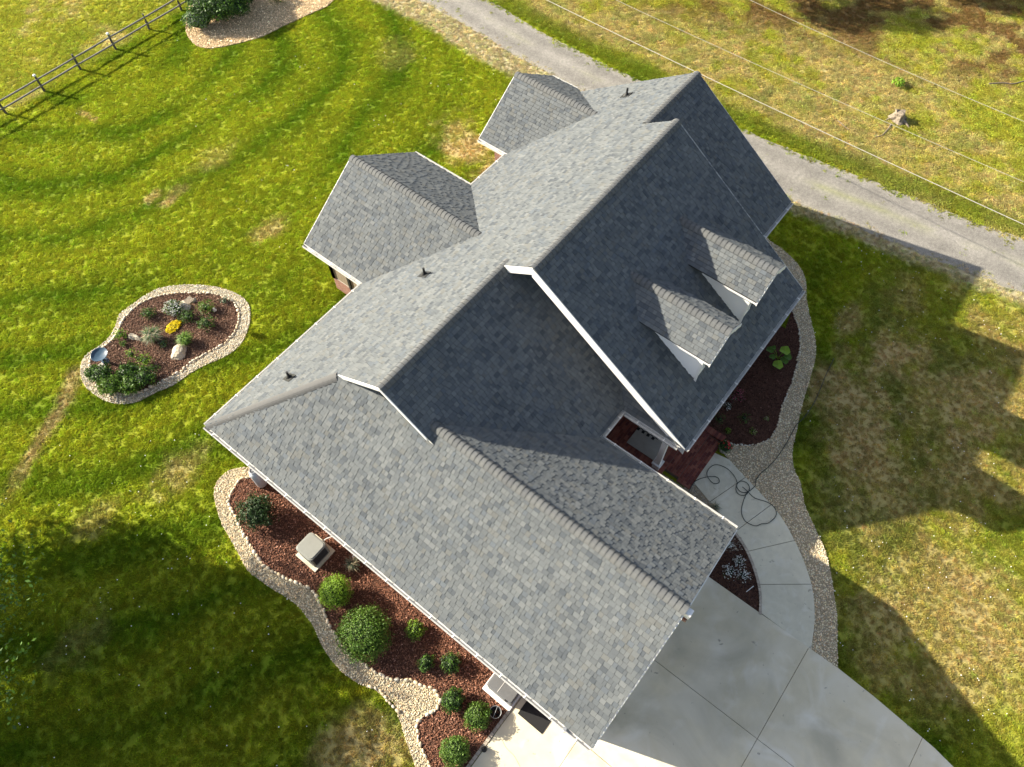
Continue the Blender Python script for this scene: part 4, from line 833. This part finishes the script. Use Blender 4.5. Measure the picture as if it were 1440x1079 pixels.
edging(II, 'pale cobbles edging the mulch of the island bed', .15, .95, closed=True)
edging(RM, 'small cobbles edging the dark front bed', .115, .72, base=(.46, .40, .31))
edging([G(559, 1000), G(546, 988), G(541, 978), G(533, 970), G(520, 966)], 'few large cobbles on the lawn side of the gravel spur', .16, 1.05)
def pavers(line, label, step, size):
    c0 = line[0]; e = empty('paver_edging', (c0.x, c0.y, 0), label, 'edging'); d = 0; nxt = step / 2; mb = MB(); mb.box((-size[0] / 2, -size[1] / 2, -.05), (size[0] / 2, size[1] / 2, .07)); t = mb.build('paver', m_paver, bevel=0); dat = t.data; bpy.data.objects.remove(t)
    for a, b in zip(line[:-1], line[1:]):
        L_ = (b - a).length; x = (b - a).normalized()
        while nxt <= d + L_:
            p = a + x * (nxt - d); o = bpy.data.objects.new('paver', dat); COL.objects.link(o); o.parent = e; o.location = (p.x - c0.x, p.y - c0.y, re_.uniform(-.006, .008)); o.rotation_euler = (re_.gauss(0, .02), re_.gauss(0, .02), math.atan2(x.y, x.x) + re_.gauss(0, .03))
            v = re_.uniform(.8, 1.2); o.color = (.37 * v, .32 * v, .26 * v, 1); nxt += step
        d += L_
pavers([Vector((2.98, 1.93, 0)), Vector((-1.2, 1.95, 0))], 'straight row of small pavers between bark bed and driveway', .155, (.145, .10))
wl = [p + Vector((-.06, 0, 0)) for p in WL[6:]]; pavers(wl, 'curved row of small pavers along the inner side of the walk', .125, (.115, .085))
def boulder(px, r, h, label, rot=0, seed=0, z=.03, pts=None):
    c = G(*px); rr = random.Random(seed); mb = MB(); bm = bmesh.new(); bmesh.ops.create_icosphere(bm, subdivisions=3, radius=1)
    cuts = [(Vector((rr.uniform(-1, 1), rr.uniform(-1, 1), rr.uniform(-.1, 1))).normalized(), rr.uniform(.55, .85)) for _ in range(9)]
    for v in bm.verts:
        for n, d in cuts:
            t = v.co.dot(n) - d
            if t > 0: v.co -= n * t
        v.co += Vector((rr.gauss(0, .012), rr.gauss(0, .012), rr.gauss(0, .012)))
        if pts: v.co.y += pts * v.co.x ** 2
        v.co = Vector((v.co.x * r[0], v.co.y * r[1], v.co.z * h))
    me = bpy.data.meshes.new('boulder'); bm.to_mesh(me); bm.free(); me.materials.append(m_rock); o = bpy.data.objects.new('boulder', me); COL.objects.link(o); o.location = (c.x, c.y, z); o.rotation_euler = (0, 0, rot); return tag(o, label, 'boulder', 'pale boulders in the island bed')
boulder((251,499), (.46, .36), .28, 'largest pale angular boulder of the island bed', .3, 1); boulder((189,475), (.36, .19), .16, 'curved flat tan stone left of the fountain grass', 2.2, 2, pts=.5)
boulder((261,430), (.36, .27), .16, 'flat pale stone next to the white variegated plant', 1.0, 3); boulder((272,424), (.20, .16), .14, 'small pale stone touching the flat pale stone', .2, 4)
# ================================================================== garden objects
c = G(149, 509.5); bb = empty('bird_bath', (c.x, c.y, .03), 'shallow blue glazed bird bath at the tip of the island bed', 'bird bath')
mb = MB(); mb.lathe((0, 0, 0), [(.16, 0), (.15, .04), (.06, .08), (.05, .40), (.10, .46), (.0, .47)]); mb.build('pedestal', m_dish, bb, smooth=True)
mb = MB(); mb.lathe((0, 0, .44), [(.0, .0), (.12, .01), (.25, .05), (.31, .10), (.325, .105), (.31, .085), (.22, .045), (.0, .03)], 28); mb.build('basin', m_dish, bb, smooth=True)
c = G(142, 517); mb = MB(); mb.box((c.x - .16, c.y - .10, .04), (c.x + .16, c.y + .10, .10)); tag(mb.build('stepping_block', m_terra, bevel=.01), 'pale block lying beside the foot of the bird bath', 'block')
c = G(283, 450); bf = empty('bird_feeder', (c.x, c.y, .03), 'square topped bird feeder on a thin dark pole in the island bed', 'bird feeder')
mb = MB(); mb.tube([(0, 0, -.1), (0, 0, 1.25)], .014, 6); mb.build('pole', m_plastic, bf); mb = MB(); mb.box((-.15, -.15, 1.27), (.15, .15, 1.30)); mb.box((-.08, -.08, 1.1), (.08, .08, 1.268)); mb.build('roof', m_dead, bf)
c = G(303, 438); mb = MB(); mb.lathe((c.x, c.y, .03), [(.06, 0), (.08, .06), (.03, .12), (.05, .17), (0, .21)], 10); tag(mb.build('garden_ornament', m_white, smooth=True), 'little white ornament beside a green mound on the island', 'ornament')
c = G(1016, 634); fp = empty('flower_pot', (c.x, c.y, .05), 'round white pot of red flowers where walk meets steps', 'flower pot')
mb = MB(); mb.lathe((0, 0, 0), [(0, 0), (.14, 0), (.20, .26), (.215, .30), (.19, .30), (.18, .26), (0, .25)], 20); mb.build('pot', m_terra, fp, smooth=True)
n = 520; d = RNG.normal(0, 1, (n, 3)); d /= np.linalg.norm(d, axis=1)[:, None]; d[:, 2] = np.abs(d[:, 2]); leaves('foliage', d * np.array([.26, .26, .2]) * RNG.uniform(.7, 1.05, (n, 1)) + [0, 0, .3], d, .055, [m_leaf_dark, m_leaf_mid, m_leaf_dark], fp)
mb = MB(); mb.blob((0, 0, .33), (.19, .19, .13), seg=12, rings=6); mb.build('dark_core', m_core, fp)  # solid near-black core behind the pot's leaves
n = 16; d = RNG.normal(0, 1, (n, 3)); d /= np.linalg.norm(d, axis=1)[:, None]; d[:, 2] = np.abs(d[:, 2]) + .2; leaves('blossom', d * np.array([.24, .24, .18]) + [0, 0, .33], d, .085, [m_red], fp, aspect=.9, jitter=.2)
# air conditioner
ac = empty('air_conditioner', (2.02, 10.10, 0), 'beige outdoor air conditioner on a pale square pad in the bark bed', 'air conditioner')
mb = MB(); mb.box((-.47, -.47, -.02), (.47, .47, .09)); mb.build('pad', m_walk, ac, bevel=.01)
def rrect(a, b, r, n=4): return [(sx * (a - r) + r * math.cos(q), sy * (b - r) + r * math.sin(q)) for (sx, sy, q0) in ((1, 1, 0), (-1, 1, 1), (-1, -1, 2), (1, -1, 3)) for q in [(q0 + i / n) * math.pi / 2 for i in range(n + 1)]]
mb = MB(); mb.prism(rrect(.335, .335, .10), .09, .70); mb.build('coil', m_unitd, ac)
mb = MB()
for i in range(13): mb.prism(rrect(.352, .352, .11), .135 + i * .043, .147 + i * .043)
tag(mb.build('louvres', m_unitd, ac), kind='stuff')
mb = MB()
for sx in (-1, 1):
    for sy in (-1, 1): mb.prism([(sx * .315 + p[0], sy * .315 + p[1]) for p in rrect(.042, .042, .03)], .09, .705)
mb.build('corner_posts', m_unit, ac); mb = MB(); mb.prism(rrect(.365, .365, .12), .09, .125); mb.build('base_pan', m_unit, ac)
mb = MB(); mb.prism(rrect(.375, .375, .13, 6), .705, .775); mb.prism(rrect(.34, .34, .12, 6), .775, .795); mb.build('top_cover', m_unit, ac, bevel=.012)
mb = MB(); mb.tube([(.30, .05, .2), (.55, .0, .25), (.85, -.2, .3), (1.0, -.3, .32)], .02, 6); mb.build('refrigerant_line', m_gut, ac)
# propane cylinder
c = Vector((2.63, 13.40, .03)); tk = empty('gas_cylinder', c, 'tall pale grey propane cylinder against the house corner', 'gas cylinder')
mb = MB(); mb.lathe((0, 0, 0), [(.15, 0), (.15, .05), (.185, .08), (.19, .12), (.19, .92), (.18, 1.0), (.14, 1.06), (.07, 1.09), (0, 1.095)], 28); mb.build('tank', m_tank, tk, smooth=True)
mb = MB(); mb.lathe((0, 0, 1.04), [(.115, 0), (.118, .14), (.108, .14), (.105, .0)], 20); mb.build('collar', m_tank, tk, smooth=True)
mb = MB(); mb.tube([(0, 0, 1.08), (0, 0, 1.17)], .025, 8); mb.tube([(-.05, 0, 1.17), (.05, 0, 1.17)], .018, 8); mb.build('valve', m_metal, tk); mb = MB(); mb.tube([(0, 0, 1.13), (.15, -.12, 1.15), (.3, -.22, 1.0), (.4, -.25, .7)], .012, 6); mb.build('gas_hose', m_white, tk)
# standby generator
gn = empty('generator', (2.62, 2.42, 0), 'grey lidded generator on a white pad under the eave by the driveway', 'generator')
mb = MB(); mb.box((-.44, -.50, -.02), (.36, .56, .10)); mb.build('pad', m_white, gn, bevel=.01)
mb = MB(); mb.prism(rrect(.31, .45, .05), .10, .60); mb.build('body', m_gen, gn); mb = MB(); mb.prism(rrect(.33, .47, .07, 5), .60, .66); mb.prism(rrect(.30, .44, .06, 5), .66, .69); mb.build('lid', m_gen, gn, bevel=.01)
mb = MB(); mb.box((-.30, .06, .691), (.30, .075, .697)); mb.build('lid_seam', m_gut, gn)
for y in (-.3, -.38): mb = MB(); mb.box((-.335 if y > -.35 else .2, y, .60), (-.30 if y > -.35 else .28, y + .06, .70)); mb.build('latch', m_black, gn)
c = G(697, 1003); wp = empty('wire_plant_pot', (c.x, c.y, .03), 'round wire rimmed black plant pot between shrub and generator pad', 'plant pot')
mb = MB(); mb.lathe((0, 0, 0), [(0, .01), (.13, 0), (.17, .22), (.16, .22), (.12, .02), (0, .02)], 18); mb.build('pot', m_black, wp, smooth=True)
mb = MB(); mb.tube([(.175 * math.cos(q), .175 * math.sin(q), .23) for q in [i * math.pi / 10 for i in range(21)]], .008, 5); mb.tube([(-.16, -.04, .23), (0, 0, .26), (.16, .05, .23)], .006, 5); mb.build('rim', m_metal, wp)
c = G(681, 1054); mb = MB(); mb.lathe((c.x, c.y, .04), [(.09, 0), (.08, .08), (.05, .15), (0, .16)], 10); tag(mb.build('path_light', m_black, smooth=True), 'small black path light set in the paver edging', 'light')
c = G(443.5, 758); pl = empty('garden_light', (c.x, c.y, .03), 'small stake light right behind the air conditioner', 'light'); mb = MB(); mb.tube([(0, 0, 0), (0, 0, .34)], .012, 6); mb.build('stake', m_black, pl); mb = MB(); mb.lathe((0, 0, .33), [(.05, 0), (.055, .03), (0, .06)], 10); mb.build('lamp_head', m_white, pl)
mb = MB(); mb.prism([(2.30, .76), (3.02, .76), (3.02, 1.69), (2.30, 1.69)], .051, .063); tag(mb.build('door_mat', m_black), 'plain black door mat on the driveway under the garage eave', 'mat')
# hose
HP = [(1172,505),(1160,530),(1155.7,541),(1143.5,568.5),(1131,587),(1119,599),(1113,610),(1103.7,626.6),(1091.5,645),(1079,658.7),(1069,667),(1062,676.8),(1060.7,685),(1049.6,693.4),(1040,692),(1035,684),(1041,678),(1050,681),(1053,689),(1048,697),(1039,697),(1034,690),(1035.7,680),(1030,668.4),(1019,658.7),(1005,655),(995.4,661.5),(994,671.2),(1002.4,681),(1010.7,679.5),(1008,672.6),(996.8,671.8),(985.7,674),(977.3,678),(971.8,685),(968,693)]
pts = smoothline([G(*p) + Vector((0, 0, .062 + .02 * (i > 14))) for i, p in enumerate(HP)], 5); hs = empty('garden_hose', (0, 0, 0), 'dark garden hose looping across the walk and gravel strip', 'hose')
mb = MB(); mb.tube(pts, .013, 6); mb.build('hose_run', m_hose, hs, smooth=True)
HP2 = [(1049.6,693.4),(1044,707.3),(1041.8,721),(1046.8,733.8),(1060.7,740.7),(1070,738),(1080,736.5),(1090,726.8),(1088.5,715.7),(1077.4,707.3),(1060.7,701.8),(1050,692),(1043,686)]
mb = MB(); mb.tube(smoothline([G(*p) + Vector((0, 0, .085)) for p in HP2], 5), .013, 6); mb.build('hose_loop', m_hose, hs, smooth=True)
# fence
FY = 37.42; u0 = 10.21
fpts = [(u0 + 2.10 * k, FY + .14 - .052 * k) for k in range(-6, 8)]
fc = empty('fence', (u0, FY, 0), 'low two rail wooden fence crossing the far lawn', 'fence')
rf = random.Random(9)
for k, (x, y) in enumerate(fpts):
    hgt = .86 + rf.uniform(-.02, .03); a = rf.uniform(-.02, .02); mb = MB(); mb.tube([(x - u0, y - FY, -.1), (x - u0 + a, y - FY, hgt * .5), (x - u0 + a, y - FY, hgt)], [.062, .058, .052], 7); p = mb.build('post', m_post, fc)
    if k % 2 == 0: mb = MB(); mb.blob((x - u0 + a, y - FY, hgt + .035), (.085, .085, .06), seg=8, rings=5, jit=0); mb.build('post_cap', m_white, p)
for k in range(len(fpts) - 1):
    for z in (.72, .33):
        (x0, y0), (x1, y1) = fpts[k], fpts[k + 1]; mb = MB(); d_ = .045; z0, z1 = z + rf.uniform(-.015, .015), z + rf.uniform(-.015, .015)
        mb.tube([(x0 - u0 - .1, y0 - FY - d_, z0), ((x0 + x1) / 2 - u0, (y0 + y1) / 2 - FY - d_, (z0 + z1) / 2 - .01), (x1 - u0 + .1, y1 - FY - d_, z1)], [.038, .045, .038], 6); mb.build('rail', m_fence, fc)
# wires
for (a, b, lab) in (((795,0), (1440,300), 'thickest overhead cable, nearest the roof'), ((895,0), (1440,240), 'middle thin overhead cable passing over the tree stump'), ((1085,0), (1440,155), 'outermost thin overhead cable at the top right')):
    zz = 4.6; A_, B_ = G(*a, zz), G(*b, zz); d = B_ - A_; r_ = .013 if a[0] == 795 else .007
    P = [A_ + d * t + Vector((0, 0, -.5 * (1 - ((t - .5) / 1.3) ** 2))) for t in [x / 16 * 2.6 - .8 for x in range(17)]]
    mb = MB(); mb.tube(P, r_, 6); tag(mb.build('overhead_cable', m_wire), lab, 'cable', 'overhead cables')
# stump and dead branches
c = G(1262, 168); sp = empty('tree_stump', (c.x, c.y, 0), 'bleached broken tree stump in the dry field', 'stump'); rr = random.Random(4)
mb = MB(); k = 14; prof = [(.42, 0), (.30, .12), (.24, .3), (.22, .42)]
for i, (r_, z) in enumerate(prof):
    for j in range(k): q = 2 * math.pi * j / k; w = r_ * (1 + .3 * math.cos(3 * q + 1) * (1 - i / 4) + rr.uniform(-.1, .1)); mb.v.append((w * math.cos(q), w * math.sin(q), z + (rr.uniform(-.08, .12) if i == 3 else 0)))
for i in range(3):
    for j in range(k): a0 = i * k + j; a1 = i * k + (j + 1) % k; mb.f.append((a0, a1, a1 + k, a0 + k)); mb.mi.append(0)
mb.f.append(tuple(3 * k + j for j in range(k))); mb.mi.append(0); mb.build('trunk', m_dead, sp)
for q, l in ((.5, .7), (2.4, .55), (4.4, .8), (5.3, .5)): mb = MB(); d = Vector((math.cos(q), math.sin(q), 0)); mb.tube([d * .2 + Vector((0, 0, .14)), d * l * .7 + Vector((.05, .05, .06)), d * l + Vector((0, .05, 0))], [.10, .06, .02], 6); mb.build('root', m_dead, sp)
def branch(pxs, r, label): mb = MB(); P = smoothline([G(*p) + Vector((0, 0, .05)) for p in pxs], 4); mb.tube(P, [r * (1 - .6 * i / len(P)) for i in range(len(P))], 5); tag(mb.build('dead_branch', m_dead), label, 'branch')
branch([(1253,176), (1247,184), (1240,191), (1230,194)], .03, 'curved pale branch trailing from the stump'); branch([(1390,119), (1410,118), (1425,119), (1440,115), (1460,112)], .035, 'long bleached branch at the right end of the field')
branch([(1178,171), (1186,178), (1193,184)], .02, 'short pale stick in the field left of the stump')
# ================================================================== trees standing just outside the picture
def tree(loc, h, cr_, label, crown_z=None, n=9000, leaf=.2, m=None, seed=0, name='tree', clusters=26, trunk=.22):
    rg = np.random.default_rng(seed); rr = random.Random(seed); e = empty(name, (loc[0], loc[1], 0), label, 'tree', 'trees around the lawn')
    z0 = crown_z or h * .3; cz, hz = (h + z0) / 2, (h - z0) / 2
    C = []
    for i in range(clusters):
        d = np.array([rr.gauss(0, 1), rr.gauss(0, 1), rr.gauss(0, 1)]); d /= np.linalg.norm(d); C.append(np.array([0, 0, cz]) + d * np.array([cr_, cr_, hz]) * rr.uniform(.35, .82))
    mb = MB(); mb.tube([(0, 0, -.2), (.1, .05, z0 * .6), (0, .1, cz), (0, 0, h * .9)], [trunk * 1.3, trunk, trunk * .6, .04], 10); mb.build('trunk', m_bark, e)
    for c in C[:14]:
        zb = min(c[2] * .75, cz); mb = MB(); mb.tube([(0, 0, zb), tuple(c * [.5, .5, 0] + [0, 0, (zb + c[2]) / 2]), tuple(c)], [trunk * .45, trunk * .25, .03], 6); mb.build('limb', m_bark, e)
    P = []; Nn = []
    for c in C:
        k = n // clusters; d = rg.normal(0, 1, (k, 3)); d /= np.linalg.norm(d, axis=1)[:, None]; r_ = cr_ * rg.uniform(.28, .42); P.append(c + d * r_ * (rg.random((k, 1)) ** .4) * [1, 1, .75]); Nn.append(d + [0, 0, .4])
    leaves('crown', np.concatenate(P), np.concatenate(Nn), leaf, m or m_leaf_tree, e, rng=rg)
    return e
tree((-8.2, 24.6), 10.5, 4.4, 'broad leafy tree standing left of the lawn, nearest the island bed', crown_z=3.2, seed=1, clusters=50, n=34000, leaf=.24)
tree((-13.4, 24.0), 11, 4.6, 'tall leafy tree beyond the lower left of the lawn', crown_z=3.5, seed=3, clusters=46, n=30000, leaf=.24)
tree((-8.2, 15.2), 7.0, 5.2, 'airy light green tree reaching into the left edge of the lawn', crown_z=2.6, seed=5, clusters=30, n=9000, m=[m_leaf_mid, m_leaf_tree], leaf=.13)
tree((-19.5, 17.0), 11, 4.5, 'far leafy tree at the lower left corner', crown_z=3.5, seed=6, clusters=30, n=16000, leaf=.24)
tree((37.5, 21.5), 9, 3.2, 'leafy tree past the lane above the dry field', crown_z=3.5, seed=7, clusters=20)
tree((43.0, 18.0), 11.5, 4.4, 'largest leafy tree above the dry field', crown_z=3.5, seed=8, clusters=26, n=16000, leaf=.24)
tree((49.0, 13.5), 12, 4.8, 'leafy tree at the far right of the dry field', crown_z=3.0, seed=9, clusters=24, n=14000, leaf=.24)
